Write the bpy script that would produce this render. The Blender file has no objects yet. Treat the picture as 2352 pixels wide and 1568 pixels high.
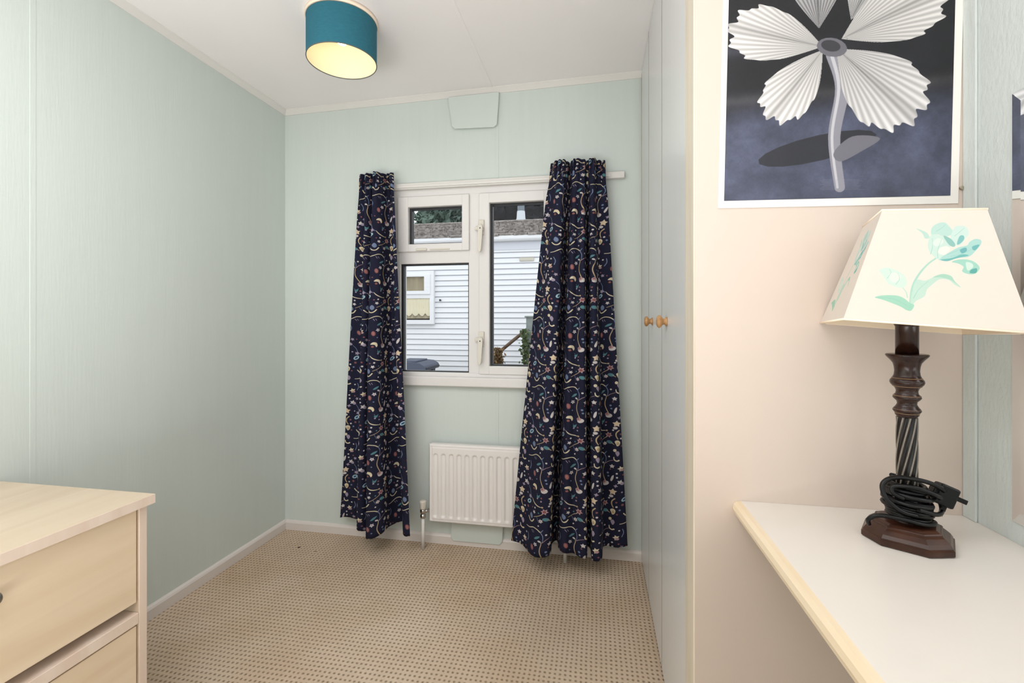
import bpy, bmesh, math, random
import numpy as np
from mathutils import Vector, Matrix

random.seed(7)
C = bpy.context.scene.collection
SC = bpy.context.scene
PI = math.pi


def lin(c):
    c = c / 255.0
    return c / 12.92 if c <= 0.04045 else ((c + 0.055) / 1.055) ** 2.4


def rgb(r, g, b, a=1.0):
    return (lin(r), lin(g), lin(b), a)


# ------------------------------------------------------------------ camera
YAW = 0.183
cam_data = bpy.data.cameras.new('camera')
cam = bpy.data.objects.new('camera', cam_data)
C.objects.link(cam)
cam.location = (0, 0, 1.08)
cam.rotation_euler = (PI / 2, 0, YAW)
cam_data.sensor_width = 36
cam_data.lens = 36 * 1060 / 2352
cam_data.shift_y = -(784 - 736.6) / 2352
cam_data.clip_start = 0.02
SC.camera = cam

# ------------------------------------------------------------------ world and light
world = bpy.data.worlds.new('overcast_sky')
SC.world = world
world.use_nodes = True
bg = world.node_tree.nodes['Background']
bg.inputs[0].default_value = (0.95, 0.97, 1.0, 1)
bg.inputs[1].default_value = 2.5


def area_light(name, loc, rot, sx, sy, power, col):
    d = bpy.data.lights.new(name, 'AREA')
    d.shape = 'RECTANGLE'
    d.size, d.size_y = sx, sy
    d.energy = power
    d.color = col
    o = bpy.data.objects.new(name, d)
    o.location = loc
    o.rotation_euler = rot
    C.objects.link(o)
    return o


# soft light from out of view: a bounced flash and two added fill lights
# a flash aimed up behind the camera, an added ceiling fill and side fill
area_light('bounce_flash', (-0.55, -0.75, 0.50), (PI - 0.06, -0.30, 0), 1.4, 1.0, 72, (0.985, 0.985, 1.0))
area_light('ceiling_fill', (-0.75, 0.15, 2.13), (0.0, 0, 0), 1.2, 1.0, 20, (0.985, 0.985, 1.0))  # added fill under the ceiling, lifts the lower walls and floor
area_light('side_fill', (0.60, -1.15, 1.25), (PI / 2, 0, 1.50), 1.1, 1.7, 24, (0.985, 0.985, 1.0))  # added fill at the plain right wall, no doorway there

SC.view_settings.view_transform = 'Standard'
SC.view_settings.look = 'None'
SC.view_settings.gamma = 1
SC.view_settings.use_curve_mapping = False
SC.view_settings.exposure = -0.5

# ------------------------------------------------------------------ materials
def new_mat(name):
    m = bpy.data.materials.new(name)
    m.use_nodes = True
    nt = m.node_tree
    return m, nt, nt.nodes['Principled BSDF']


def set_in(b, key, v):
    if key in b.inputs:
        b.inputs[key].default_value = v


def mat(name, col, rough=0.6, metal=0.0, noise=0.0, nscale=(20, 20, 20), bump=0.0, bscale=(80, 80, 80),
        spec=0.5, detail=4):
    m, nt, b = new_mat(name)
    set_in(b, 'Base Color', col)
    set_in(b, 'Roughness', rough)
    set_in(b, 'Metallic', metal)
    set_in(b, 'Specular IOR Level', spec)
    tc = nt.nodes.new('ShaderNodeTexCoord')

    def noise_node(scale):
        mp = nt.nodes.new('ShaderNodeMapping')
        mp.inputs['Scale'].default_value = scale
        nt.links.new(tc.outputs['Object'], mp.inputs[0])
        n = nt.nodes.new('ShaderNodeTexNoise')
        n.inputs['Scale'].default_value = 1
        n.inputs['Detail'].default_value = detail
        nt.links.new(mp.outputs[0], n.inputs['Vector'])
        return n
    if noise > 0:
        n = noise_node(nscale)
        r = nt.nodes.new('ShaderNodeValToRGB')
        r.color_ramp.elements[0].position = 0.3
        r.color_ramp.elements[1].position = 0.7
        r.color_ramp.elements[0].color = tuple(c * (1 - noise) for c in col[:3]) + (1,)
        r.color_ramp.elements[1].color = tuple(min(1, c * (1 + noise)) for c in col[:3]) + (1,)
        nt.links.new(n.outputs[0], r.inputs[0])
        nt.links.new(r.outputs[0], b.inputs['Base Color'])
    if bump > 0:
        n = noise_node(bscale)
        bp = nt.nodes.new('ShaderNodeBump')
        bp.inputs['Strength'].default_value = 0.6
        bp.inputs['Distance'].default_value = bump
        nt.links.new(n.outputs[0], bp.inputs['Height'])
        nt.links.new(bp.outputs[0], b.inputs['Normal'])
    return m


def wood(name, c1, c2, axis, scale=1.0, rough=0.4):
    """Long soft grain along one axis."""
    m, nt, b = new_mat(name)
    tc = nt.nodes.new('ShaderNodeTexCoord')
    mp = nt.nodes.new('ShaderNodeMapping')
    s = [26 * scale] * 3
    s[axis] = 2.2 * scale
    mp.inputs['Scale'].default_value = s
    nt.links.new(tc.outputs['Object'], mp.inputs[0])
    n = nt.nodes.new('ShaderNodeTexNoise')
    n.inputs['Scale'].default_value = 1
    n.inputs['Detail'].default_value = 7
    n.inputs['Distortion'].default_value = 0.9
    nt.links.new(mp.outputs[0], n.inputs['Vector'])
    r = nt.nodes.new('ShaderNodeValToRGB')
    r.color_ramp.elements[0].position = 0.28
    r.color_ramp.elements[1].position = 0.75
    r.color_ramp.elements[0].color = c1
    r.color_ramp.elements[1].color = c2
    nt.links.new(n.outputs[0], r.inputs[0])
    nt.links.new(r.outputs[0], b.inputs['Base Color'])
    set_in(b, 'Roughness', rough)
    return m


def image_mat(name, arr, rough=0.8, spec=0.3):
    """arr: h x w x 3 sRGB 0..1, row 0 at the top; drawn in this script."""
    h, w = arr.shape[:2]
    img = bpy.data.images.new(name, w, h)
    px = np.ones((h, w, 4), np.float32)
    px[..., :3] = np.clip(arr[::-1], 0, 1)
    img.pixels.foreach_set(px.ravel())
    img.update()
    img.pack()
    m, nt, b = new_mat(name)
    t = nt.nodes.new('ShaderNodeTexImage')
    t.image = img
    uv = nt.nodes.new('ShaderNodeUVMap')
    uv.uv_map = 'UVMap'
    nt.links.new(uv.outputs[0], t.inputs['Vector'])
    nt.links.new(t.outputs[0], b.inputs['Base Color'])
    set_in(b, 'Roughness', rough)
    set_in(b, 'Specular IOR Level', spec)
    return m


M = {}
M['wall'] = mat('pale_green_panel', rgb(209, 217, 212), 0.55, noise=0.012, nscale=(40, 40, 2.5), bump=0.0006, bscale=(160, 160, 12))
M['wall_r'] = mat('pale_green_woodchip', rgb(200, 206, 203), 0.6, noise=0.012, bump=0.0025, bscale=(120, 120, 60))
M['ceil'] = mat('ceiling_white', rgb(246, 242, 241), 0.7, noise=0.01, nscale=(3, 3, 3))
M['trim'] = mat('white_gloss_trim', rgb(226, 223, 219), 0.35)
M['skirt'] = mat('skirting_white', rgb(222, 214, 208), 0.4, noise=0.02, nscale=(5, 5, 20))
M['upvc'] = mat('white_upvc', rgb(225, 222, 220), 0.3)
M['ivory'] = mat('ivory_plastic', rgb(217, 211, 199), 0.35)
M['gasket'] = mat('black_gasket', rgb(24, 25, 30), 0.5)
M['rad'] = mat('radiator_enamel', rgb(238, 233, 230), 0.3)
M['plate'] = mat('pale_green_plate', rgb(209, 217, 212), 0.5)
M['chrome'] = mat('chrome', rgb(190, 188, 184), 0.2, metal=1.0)
M['door'] = mat('grey_satin_door', rgb(222, 223, 223), 0.22, noise=0.01, nscale=(30, 30, 2))
M['cream'] = mat('cream_panel', rgb(213, 197, 185), 0.5, noise=0.008, nscale=(4, 4, 4))
M['lip'] = wood('bleached_oak_lipping', rgb(208, 196, 176), rgb(226, 215, 198), 2, 1.2)
M['gap'] = mat('door_gap_brown', rgb(150, 126, 98), 0.7)  # brown of the door lipping and the carcass
M['knobwood'] = wood('turned_pine', rgb(160, 112, 66), rgb(206, 164, 112), 0, 3.0, 0.3)
M['desk'] = mat('white_laminate', rgb(220, 214, 206), 0.28, noise=0.006)
M['deskedge'] = wood('worn_beech_edge', rgb(216, 194, 160), rgb(232, 217, 194), 1, 1.0, 0.45)
M['maple_y'] = wood('maple_along_front', rgb(226, 202, 170), rgb(240, 221, 194), 1, 0.55, 0.35)
M['maple_x'] = wood('maple_across_top', rgb(198, 178, 152), rgb(214, 197, 173), 1, 0.6, 0.33)
M['maple_edge'] = wood('pale_maple_edge', rgb(226, 204, 186), rgb(236, 219, 204), 2, 0.8, 0.35)
M['darkgap'] = mat('dark_inside', rgb(70, 45, 25), 0.9)
M['steel'] = mat('brushed_steel', rgb(150, 148, 145), 0.3, metal=1.0)
M['teal'] = mat('teal_linen', rgb(46, 108, 126), 0.85, noise=0.10, nscale=(60, 60, 500), bump=0.0006, bscale=(200, 200, 900), spec=0.3)
M['lining'] = mat('cream_lining', rgb(250, 236, 210), 0.7)
M['tealtrim'] = mat('grey_rim_tape', rgb(96, 104, 100), 0.8)
M['fitting'] = mat('cream_fitting', rgb(255, 236, 214), 0.6)
M['mahog'] = mat('dark_turned_wood', rgb(40, 21, 15), 0.24, noise=0.5, nscale=(60, 60, 14), spec=0.35)
M['mahog2'] = mat('brown_carved_base', rgb(58, 32, 20), 0.28, noise=0.45, nscale=(30, 30, 30), spec=0.35)
M['ebony'] = mat('ebonised_twist', rgb(20, 17, 16), 0.28, noise=0.3, nscale=(60, 60, 20), spec=0.35)
M['ridge'] = mat('ridge_glint', rgb(116, 108, 98), 0.25, noise=0.3, nscale=(90, 90, 30))  # pale tone paints the highlights along the twisted column
M['gilt'] = mat('worn_ring', rgb(120, 92, 66), 0.35)
M['cord'] = mat('black_flex', rgb(8, 8, 9), 0.4, spec=0.3)
M['brass'] = mat('brass_pin', rgb(190, 180, 160), 0.25, metal=1.0)
M['shadein'] = mat('shade_inside', rgb(232, 214, 188), 0.8)
M['paper'] = mat('white_paper', rgb(238, 233, 227), 0.5)
M['mirror'] = mat('silvered_glass', (0.9, 0.92, 0.93, 1), 0.02, metal=1.0)
M['board'] = mat('white_cladding', rgb(226, 226, 229), 0.45, noise=0.02, nscale=(2, 8, 30))
M['fascia'] = mat('fascia_grey', rgb(205, 206, 214), 0.5)
M['shingle'] = mat('weathered_shingle', rgb(142, 135, 131), 0.95, noise=0.6, nscale=(16, 30, 30), bump=0.01, bscale=(30, 30, 30), detail=8)
M['netcurtain'] = mat('cream_net', rgb(250, 232, 204), 0.9)
M['browncurtain'] = mat('brown_curtain', rgb(176, 158, 134), 0.9, noise=0.25, nscale=(14, 1, 1))
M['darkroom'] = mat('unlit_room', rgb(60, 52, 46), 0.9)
M['flue'] = mat('galvanised_flue', rgb(112, 122, 132), 0.45, noise=0.1)
M['fluecap'] = mat('white_flue_collar', rgb(188, 193, 200), 0.5)
M['bin'] = mat('bin_plastic', rgb(74, 80, 98), 0.5)
M['bindark'] = mat('bin_plastic_dark', rgb(44, 48, 60), 0.6)
M['ground'] = mat('gravel_ground', rgb(120, 116, 108), 0.95, noise=0.2, nscale=(9, 9, 9))
M['post'] = mat('grey_painted_post', rgb(128, 134, 132), 0.7, noise=0.1)
M['rail'] = mat('brown_handrail', rgb(96, 74, 58), 0.6, noise=0.2)
M['ivy'] = mat('green_leaf', rgb(74, 88, 52), 0.7, noise=0.3, nscale=(6, 6, 6))
M['dryplant'] = mat('dry_brown_leaf', rgb(110, 84, 50), 0.8, noise=0.4, nscale=(9, 9, 9))
M['leaf'] = mat('tree_leaf', rgb(84, 102, 92), 0.8, noise=0.35, nscale=(1.5, 1.5, 1.5))
M['leafdark'] = mat('conifer_needle', rgb(24, 26, 33), 0.95, noise=0.2, nscale=(1.5, 1.5, 1.5))
M['bark'] = mat('bark', rgb(78, 66, 54), 0.95, noise=0.2)
M['ventplate'] = mat('beige_vent', rgb(196, 190, 176), 0.6)

# glass: mostly clear with a faint reflection
m, nt, b = new_mat('window_glass')
nt.nodes.remove(b)
out = [n for n in nt.nodes if n.type == 'OUTPUT_MATERIAL'][0]
tr = nt.nodes.new('ShaderNodeBsdfTransparent')
tr.inputs[0].default_value = (0.95, 0.97, 0.97, 1)
gl = nt.nodes.new('ShaderNodeBsdfGlossy')
gl.inputs['Roughness'].default_value = 0.02
fr = nt.nodes.new('ShaderNodeFresnel')
fr.inputs[0].default_value = 1.12
mx = nt.nodes.new('ShaderNodeMixShader')
nt.links.new(fr.outputs[0], mx.inputs[0])
nt.links.new(tr.outputs[0], mx.inputs[1])
nt.links.new(gl.outputs[0], mx.inputs[2])
nt.links.new(mx.outputs[0], out.inputs[0])
M['glass'] = m

# lit bulb
m, nt, b = new_mat('lit_bulb')
set_in(b, 'Emission Color', (1.0, 0.86, 0.62, 1))
set_in(b, 'Emission Strength', 12.0)
M['bulb'] = m

# carpet: loop pile with a lattice of small dimples
m, nt, b = new_mat('beige_loop_carpet')
N = nt.nodes
L = nt.links
tc = N.new('ShaderNodeTexCoord')
sep = N.new('ShaderNodeSeparateXYZ')
wob = N.new('ShaderNodeTexNoise')
wob.inputs['Scale'].default_value = 14
wm = N.new('ShaderNodeVectorMath'); wm.operation = 'MULTIPLY_ADD'
wm.inputs[1].default_value = (0.006, 0.006, 0)
L.new(tc.outputs['Object'], wob.inputs['Vector'])
L.new(wob.outputs['Color'], wm.inputs[0])
L.new(tc.outputs['Object'], wm.inputs[2])
L.new(wm.outputs[0], sep.inputs[0])


def mth(op, a, bb=None, clamp=False):
    n = N.new('ShaderNodeMath')
    n.operation = op
    n.use_clamp = clamp
    for i, v in enumerate((a, bb)):
        if v is None:
            continue
        if isinstance(v, (int, float)):
            n.inputs[i].default_value = v
        else:
            L.new(v, n.inputs[i])
    return n.outputs[0]


cx = mth('COSINE', mth('MULTIPLY', sep.outputs[0], 2 * PI / 0.0155))
cy = mth('COSINE', mth('MULTIPLY', sep.outputs[1], 2 * PI / 0.0175))
pit = mth('MULTIPLY', mth('MULTIPLY_ADD', cx, 0.5), 1.0)
px_ = mth('ADD', mth('MULTIPLY', cx, 0.5), 0.5)
py_ = mth('ADD', mth('MULTIPLY', cy, 0.5), 0.5)
pit = mth('POWER', mth('MULTIPLY', px_, py_), 2.2)
big = N.new('ShaderNodeTexNoise')
big.inputs['Scale'].default_value = 2.4
big.inputs['Detail'].default_value = 5
L.new(tc.outputs['Object'], big.inputs['Vector'])
fine = N.new('ShaderNodeTexNoise')
fine.inputs['Scale'].default_value = 130
fine.inputs['Detail'].default_value = 3
L.new(tc.outputs['Object'], fine.inputs['Vector'])
rmp = N.new('ShaderNodeValToRGB')
rmp.color_ramp.elements[0].position = 0.32
rmp.color_ramp.elements[1].position = 0.66
rmp.color_ramp.elements[0].color = rgb(192, 168, 142)
rmp.color_ramp.elements[1].color = rgb(210, 191, 170)
L.new(big.outputs[0], rmp.inputs[0])
mixc = N.new('ShaderNodeMix'); mixc.data_type = 'RGBA'
L.new(mth('MULTIPLY', pit, 0.85, True), mixc.inputs['Factor'])
L.new(rmp.outputs[0], mixc.inputs['A'])
mixc.inputs['B'].default_value = rgb(128, 104, 80)
# faint worn stain patch and one dark spot of dirt near the corner
def spot(x, y, r0, r1):
    d = N.new('ShaderNodeVectorMath'); d.operation = 'DISTANCE'
    L.new(tc.outputs['Object'], d.inputs[0]); d.inputs[1].default_value = (x, y, 0)
    mr = N.new('ShaderNodeMapRange')
    mr.inputs[1].default_value = r0; mr.inputs[2].default_value = r1
    mr.inputs[3].default_value = 1; mr.inputs[4].default_value = 0
    L.new(d.outputs['Value'], mr.inputs[0])
    return mr.outputs[0]
def blend(prev, f, col):
    k = N.new('ShaderNodeMix'); k.data_type = 'RGBA'
    L.new(f, k.inputs['Factor']); L.new(prev, k.inputs['A']); k.inputs['B'].default_value = col
    return k.outputs['Result']
c_ = blend(mixc.outputs['Result'], mth('MULTIPLY', mth('MULTIPLY', spot(-0.16, 1.62, 0.04, 0.34), big.outputs[0]), 0.45), rgb(128, 110, 92))
c_ = blend(c_, mth('MULTIPLY', spot(-1.40, 1.98, 0.005, 0.009), 0.9), rgb(40, 28, 20))
c_ = blend(c_, mth('MULTIPLY', spot(-1.30, 1.96, 0.003, 0.006), 0.7), rgb(60, 44, 30))
L.new(c_, b.inputs['Base Color'])
hgt = mth('ADD', mth('MULTIPLY', pit, -1.0), mth('MULTIPLY', fine.outputs[0], 0.5))
bp = N.new('ShaderNodeBump')
bp.inputs['Strength'].default_value = 0.8
bp.inputs['Distance'].default_value = 0.004
L.new(hgt, bp.inputs['Height'])
L.new(bp.outputs[0], b.inputs['Normal'])
set_in(b, 'Roughness', 0.95)
set_in(b, 'Specular IOR Level', 0.15)
M['carpet'] = m

# ------------------------------------------------------------------ mesh helpers
def box(bm, x0, x1, y0, y1, z0, z1, bev=0.0, seg=2):
    vs = [bm.verts.new((x, y, z)) for z in (z0, z1) for y in (y0, y1) for x in (x0, x1)]
    fs = [(0, 2, 3, 1), (4, 5, 7, 6), (0, 1, 5, 4), (2, 6, 7, 3), (0, 4, 6, 2), (1, 3, 7, 5)]
    faces = [bm.faces.new([vs[i] for i in f]) for f in fs]
    if bev > 0:
        es = list({e for f in faces for e in f.edges})
        bmesh.ops.bevel(bm, geom=es, offset=bev, segments=seg, profile=0.5, affect='EDGES')
    return bm


def prism(bm, pts, frame, depth, bev=0.0):
    """pts 2-D outline; frame(u, v, w) -> xyz; extruded from w=0 to w=depth."""
    a = [bm.verts.new(frame(u, v, 0)) for u, v in pts]
    b_ = [bm.verts.new(frame(u, v, depth)) for u, v in pts]
    n = len(pts)
    bm.faces.new(a[::-1]); top = bm.faces.new(b_)
    for i in range(n):
        j = (i + 1) % n
        bm.faces.new((a[i], a[j], b_[j], b_[i]))
    if bev > 0:
        bmesh.ops.bevel(bm, geom=list(top.edges), offset=bev, segments=2, profile=0.5, affect='EDGES')
    bmesh.ops.recalc_face_normals(bm, faces=bm.faces)
    return bm


def lathe(bm, prof, origin, axis=(0, 0, 1), seg=32, twist=0, flute=None):
    """prof: list of (radius, height along axis)."""
    ax = Vector(axis).normalized()
    q = Vector((0, 0, 1)).rotation_difference(ax).to_matrix()
    o = Vector(origin)
    rings = []
    for r, h in prof:
        ring = []
        for k in range(seg):
            a = 2 * PI * k / seg
            rr = r
            if flute:
                rr = r * (1 + flute(a, h))
            ring.append(bm.verts.new(o + q @ Vector((rr * math.cos(a), rr * math.sin(a), h))))
        rings.append(ring)
    for i in range(len(rings) - 1):
        for k in range(seg):
            j = (k + 1) % seg
            f = bm.faces.new((rings[i][k], rings[i][j], rings[i + 1][j], rings[i + 1][k]))
            f.smooth = True
    for ring, fl in ((rings[0], True), (rings[-1], False)):
        bm.faces.new(ring[::-1] if fl else ring)
    return bm


def tube(bm, pts, r, seg=10):
    pts = [Vector(p) for p in pts]
    rad = r if isinstance(r, (list, tuple)) else [r] * len(pts)
    rings = []
    up = None
    for i, p in enumerate(pts):
        t = (pts[min(i + 1, len(pts) - 1)] - pts[max(i - 1, 0)]).normalized()
        if up is None:
            up = Vector((0, 0, 1)) if abs(t.z) < 0.9 else Vector((1, 0, 0))
        s = t.cross(up).normalized()
        up = s.cross(t).normalized()
        rings.append([bm.verts.new(p + rad[i] * (math.cos(2 * PI * k / seg) * s + math.sin(2 * PI * k / seg) * up)) for k in range(seg)])
    for i in range(len(rings) - 1):
        for k in range(seg):
            j = (k + 1) % seg
            bm.faces.new((rings[i][k], rings[i][j], rings[i + 1][j], rings[i + 1][k])).smooth = True
    bm.faces.new(rings[0][::-1]); bm.faces.new(rings[-1])
    bmesh.ops.recalc_face_normals(bm, faces=bm.faces)
    return bm


def crom(P, n=8, closed=False):
    """Catmull-Rom through the points P."""
    P = [np.array(p, float) for p in P]
    out = []
    m_ = len(P)
    for i in range(m_ if closed else m_ - 1):
        if closed:
            a, b_, c, d = P[(i - 1) % m_], P[i], P[(i + 1) % m_], P[(i + 2) % m_]
        else:
            a, b_, c, d = P[max(i - 1, 0)], P[i], P[i + 1], P[min(i + 2, m_ - 1)]
        for k in range(n):
            t = k / n
            out.append(0.5 * ((2 * b_) + (c - a) * t + (2 * a - 5 * b_ + 4 * c - d) * t * t + (3 * b_ - a - 3 * c + d) * t ** 3))
    if not closed:
        out.append(P[-1])
    return out


def wloc(o):
    v = Vector((0, 0, 0))
    while o:
        v += o.location
        o = o.parent
    return v


def obj(name, bm, m, parent=None, smooth=False):
    """Link bm (world coordinates) as one mesh object, under parent if given."""
    me = bpy.data.meshes.new(name)
    if parent is None:
        xs = [v.co for v in bm.verts]
        off = Vector(((min(v.x for v in xs) + max(v.x for v in xs)) / 2, (min(v.y for v in xs) + max(v.y for v in xs)) / 2, min(v.z for v in xs)))
        if m is M['carpet']:
            off = Vector((0, 0, 0))
    else:
        off = wloc(parent)
    bmesh.ops.translate(bm, verts=bm.verts, vec=-off)
    if smooth:
        for f in bm.faces:
            f.smooth = True
    bm.to_mesh(me)
    bm.free()
    me.materials.append(m)
    o = bpy.data.objects.new(name, me)
    C.objects.link(o)
    if parent is None:
        o.location = off
    else:
        o.parent = parent
    return o


def tag(o, label, cat, group=None):
    o['label'] = label
    o['category'] = cat
    if group:
        o['group'] = group
    return o


def thing(name, label, cat, loc, group=None):
    o = bpy.data.objects.new(name, None)
    o.empty_display_size = 0.05
    C.objects.link(o)
    o.location = loc
    return tag(o, label, cat, group)


def struct(name, bm, m, parent=None, label=None):
    o = obj(name, bm, m, parent)
    if parent is None:
        o['kind'] = 'structure'
    if label:
        o['label'] = label
    return o


def B():
    return bmesh.new()


def bx(*a, **k):
    return box(B(), *a, **k)


def stuff(o):
    o['kind'] = 'stuff'
    return o


# ------------------------------------------------------------------ painting helpers for flat print (sRGB)
class Canvas:
    def __init__(self, w, h, col):
        self.w, self.h = w, h
        self.a = np.empty((h, w, 3), np.float32)
        self.a[:] = np.array(col, np.float32) / 255

    def _mix(self, x0, y0, cov, col):
        h, w = cov.shape
        s = self.a[y0:y0 + h, x0:x0 + w]
        s += cov[..., None] * (np.array(col, np.float32) / 255 - s)

    def _win(self, x0, x1, y0, y1):
        x0, x1 = max(0, int(x0)), min(self.w, int(x1) + 1)
        y0, y1 = max(0, int(y0)), min(self.h, int(y1) + 1)
        if x1 <= x0 or y1 <= y0:
            return None
        yy, xx = np.mgrid[y0:y1, x0:x1]
        return x0, y0, xx + 0.5, yy + 0.5

    def poly(self, pts, col, al=1.0, smooth=False, n=6):
        p = np.array(crom(pts, n, True) if smooth else pts, float)
        W = self._win(p[:, 0].min() - 1, p[:, 0].max() + 1, p[:, 1].min() - 1, p[:, 1].max() + 1)
        if W is None:
            return
        x0, y0, xx, yy = W
        ins = np.zeros(xx.shape, bool)
        dist = np.full(xx.shape, 1e9)
        for i in range(len(p)):
            (ax, ay), (bx_, by) = p[i], p[(i + 1) % len(p)]
            c = (ay > yy) != (by > yy)
            if by != ay:
                ins ^= c & (xx < (bx_ - ax) * (yy - ay) / (by - ay) + ax)
            dx, dy = bx_ - ax, by - ay
            t = np.clip(((xx - ax) * dx + (yy - ay) * dy) / (dx * dx + dy * dy + 1e-9), 0, 1)
            dist = np.minimum(dist, np.hypot(xx - ax - t * dx, yy - ay - t * dy))
        cov = np.clip(0.5 + np.where(ins, dist, -dist), 0, 1)
        self._mix(x0, y0, cov * al, col)

    def line(self, pts, w0, w1, col, al=1.0, n=6, taper=False):
        p = np.array(crom(pts, n), float)
        m_ = max(w0, w1) + 1
        W = self._win(p[:, 0].min() - m_, p[:, 0].max() + m_, p[:, 1].min() - m_, p[:, 1].max() + m_)
        if W is None:
            return
        x0, y0, xx, yy = W
        best = np.full(xx.shape, 1e9)
        k = len(p) - 1
        for i in range(k):
            (ax, ay), (bx_, by) = p[i], p[i + 1]
            dx, dy = bx_ - ax, by - ay
            t = np.clip(((xx - ax) * dx + (yy - ay) * dy) / (dx * dx + dy * dy + 1e-9), 0, 1)
            g = (i + t) / k
            wd = (w0 + (w1 - w0) * g) / 2
            if taper:
                wd = wd * np.sqrt(np.clip(np.sin(PI * np.clip(g, 0.02, 0.98)), 0, 1))
            best = np.minimum(best, np.hypot(xx - ax - t * dx, yy - ay - t * dy) - wd)
        self._mix(x0, y0, np.clip(0.5 - best, 0, 1) * al, col)

    def ell(self, cx_, cy_, rx, ry, col, ang=0, al=1.0):
        a = math.radians(ang)
        self.poly([(cx_ + rx * math.cos(t) * math.cos(a) - ry * math.sin(t) * math.sin(a),
                    cy_ + rx * math.cos(t) * math.sin(a) + ry * math.sin(t) * math.cos(a)) for t in np.linspace(0, 2 * PI, 18)[:-1]], col, al)

    def star(self, cx_, cy_, r, col, k=5, rot=0, inner=0.5):
        self.poly([(cx_ + (r if i % 2 == 0 else r * inner) * math.cos(rot + PI * i / k),
                    cy_ + (r if i % 2 == 0 else r * inner) * math.sin(rot + PI * i / k)) for i in range(2 * k)], col)


# ================================================================== ROOM SHELL
XL, YB, XR, H, YF = -1.60, 2.15, 0.64, 2.20, -3.10
WX0, WX1, WZ0, WZ1 = -0.995, -0.165, 0.815, 1.73

struct('floor', bx(XL - .1, XR + .1, YF, YB + .1, -0.10, 0), M['carpet'])


def zc_(x):
    # the ceiling rises slightly towards the wardrobe side
    return 2.170 + (x - XL) * 0.0145


bm = bx(XL - .1, XR + .1, YF, YB + .12, 0, .1)
for v_ in bm.verts:
    v_.co.z += zc_(v_.co.x)
struct('ceiling', bm, M['ceil'])
struct('wall_left', bx(XL - .1, XL, YF, YB + .12, 0, 2.165), M['wall'])
struct('wall_right', bx(XR, XR + .1, YF, YB + .12, 0, H), M['wall_r'])
struct('wall_rear', bx(XL, XR, YF - .1, YF, 0, H), M['wall'])
bm = B()
box(bm, XL, WX0, YB, YB + .12, 0, H)
box(bm, WX1, XR, YB, YB + .12, 0, H)
box(bm, WX0, WX1, YB, YB + .12, 0, WZ0)
box(bm, WX0, WX1, YB, YB + .12, WZ1, H)
struct('wall_back', bm, M['wall'])


def cove(bm, pts, ext):
    """pts: outline in (u = out from wall, z); ext: function(u, z, s) for s in 0, 1."""
    a = [bm.verts.new(ext(u, z, 0)) for u, z in pts]
    b_ = [bm.verts.new(ext(u, z, 1)) for u, z in pts]
    n = len(pts)
    for i in range(n):
        bm.faces.new((a[i], a[(i + 1) % n], b_[(i + 1) % n], b_[i]))
    bm.faces.new(a[::-1]); bm.faces.new(b_)
    bmesh.ops.recalc_face_normals(bm, faces=bm.faces)
    return bm


covp = [(0, -.023), (0.004, -.023), (0.008, -.018), (0.016, -.009), (0.022, -.003), (0.023, .004), (0, .004)]
struct('trim_1', cove(B(), covp, lambda u, z, s: (XL + u, YF if s == 0 else YB, zc_(XL) + z)), M['trim'])
struct('trim_2', cove(B(), covp, lambda u, z, s: (XL if s == 0 else 0.195, YB - u, zc_(XL if s == 0 else 0.195) + z)), M['trim'])
bbp = [(0, 0), (0.013, 0), (0.013, 0.036), (0.009, 0.043), (0.004, 0.047), (0, 0.048)]
struct('baseboard_left', cove(B(), bbp, lambda u, z, s: (XL + u, YF if s == 0 else YB, z)), M['skirt'])
struct('baseboard_back', cove(B(), bbp, lambda u, z, s: (XL + .01 if s == 0 else 0.2, YB - u, z)), M['skirt'])
# joint strips between wall and ceiling panels
struct('trim_3', bx(XL - .001, XL + .0008, 1.049, 1.064, .048, 2.157, bev=.0004, seg=1), M['wall'])
struct('trim_4', bx(-0.478, -0.462, YB - .0014, YB + .001, .048, WZ0 - .05, bev=.0005, seg=1), M['wall'])
struct('trim_5', bx(-0.478, -0.462, YB - .0014, YB + .001, WZ1 + .03, 2.157, bev=.0005, seg=1), M['wall'])
struct('trim_6', bx(-0.503, -0.486, YF, YB - .02, zc_(-.4945) - .0020, zc_(-.4945) + .001, bev=.0006, seg=1), M['ceil'])
struct('trim_7', bx(XR - .004, XR, 0.9205, 0.9495, .735, H, bev=.0015), M['wall_r'])

# ================================================================== WINDOW
win = bpy.data.objects.new('window_1', None)
C.objects.link(win)
win.location = (-0.58, YB, WZ0)
win['kind'] = 'structure'
y0, y1 = YB - .004, YB + .07


def rect_frame(bm, x0, x1, z0, z1, ix0, ix1, iz0, iz1, ya, yb, bev=.003):
    box(bm, x0, ix0, ya, yb, z0, z1, bev)
    box(bm, ix1, x1, ya, yb, z0, z1, bev)
    box(bm, ix0 - bev, ix1 + bev, ya, yb, z0, iz0, bev)
    box(bm, ix0 - bev, ix1 + bev, ya, yb, iz1, z1, bev)


bm = B()
rect_frame(bm, WX0, WX1, WZ0, WZ1, -0.957, -0.203, 0.830, 1.690, y0, y1)
box(bm, -0.609, -0.551, y0, y1, 0.826, 1.694, .003)
box(bm, -0.96, -0.606, y0, y1, 1.360, 1.424, .003)
obj('window_frame', bm, M['upvc'], win)
# the top-hung light, upper left
bm = B()
rect_frame(bm, -0.968, -0.604, 1.418, 1.688, -0.914, -0.640, 1.4555, 1.636, y0 - .014, y1 - .02, .004)
top_sash = obj('top_sash', bm, M['upvc'], win)
bm = B()
box(bm, -0.80, -0.70, y0 - .020, y0 - .013, 1.424, 1.430, .0015)
box(bm, -0.87, -0.815, y0 - .024, y0 - .013, 1.421, 1.433, .003)
obj('casement_stay', bm, M['ivory'], top_sash)
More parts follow.
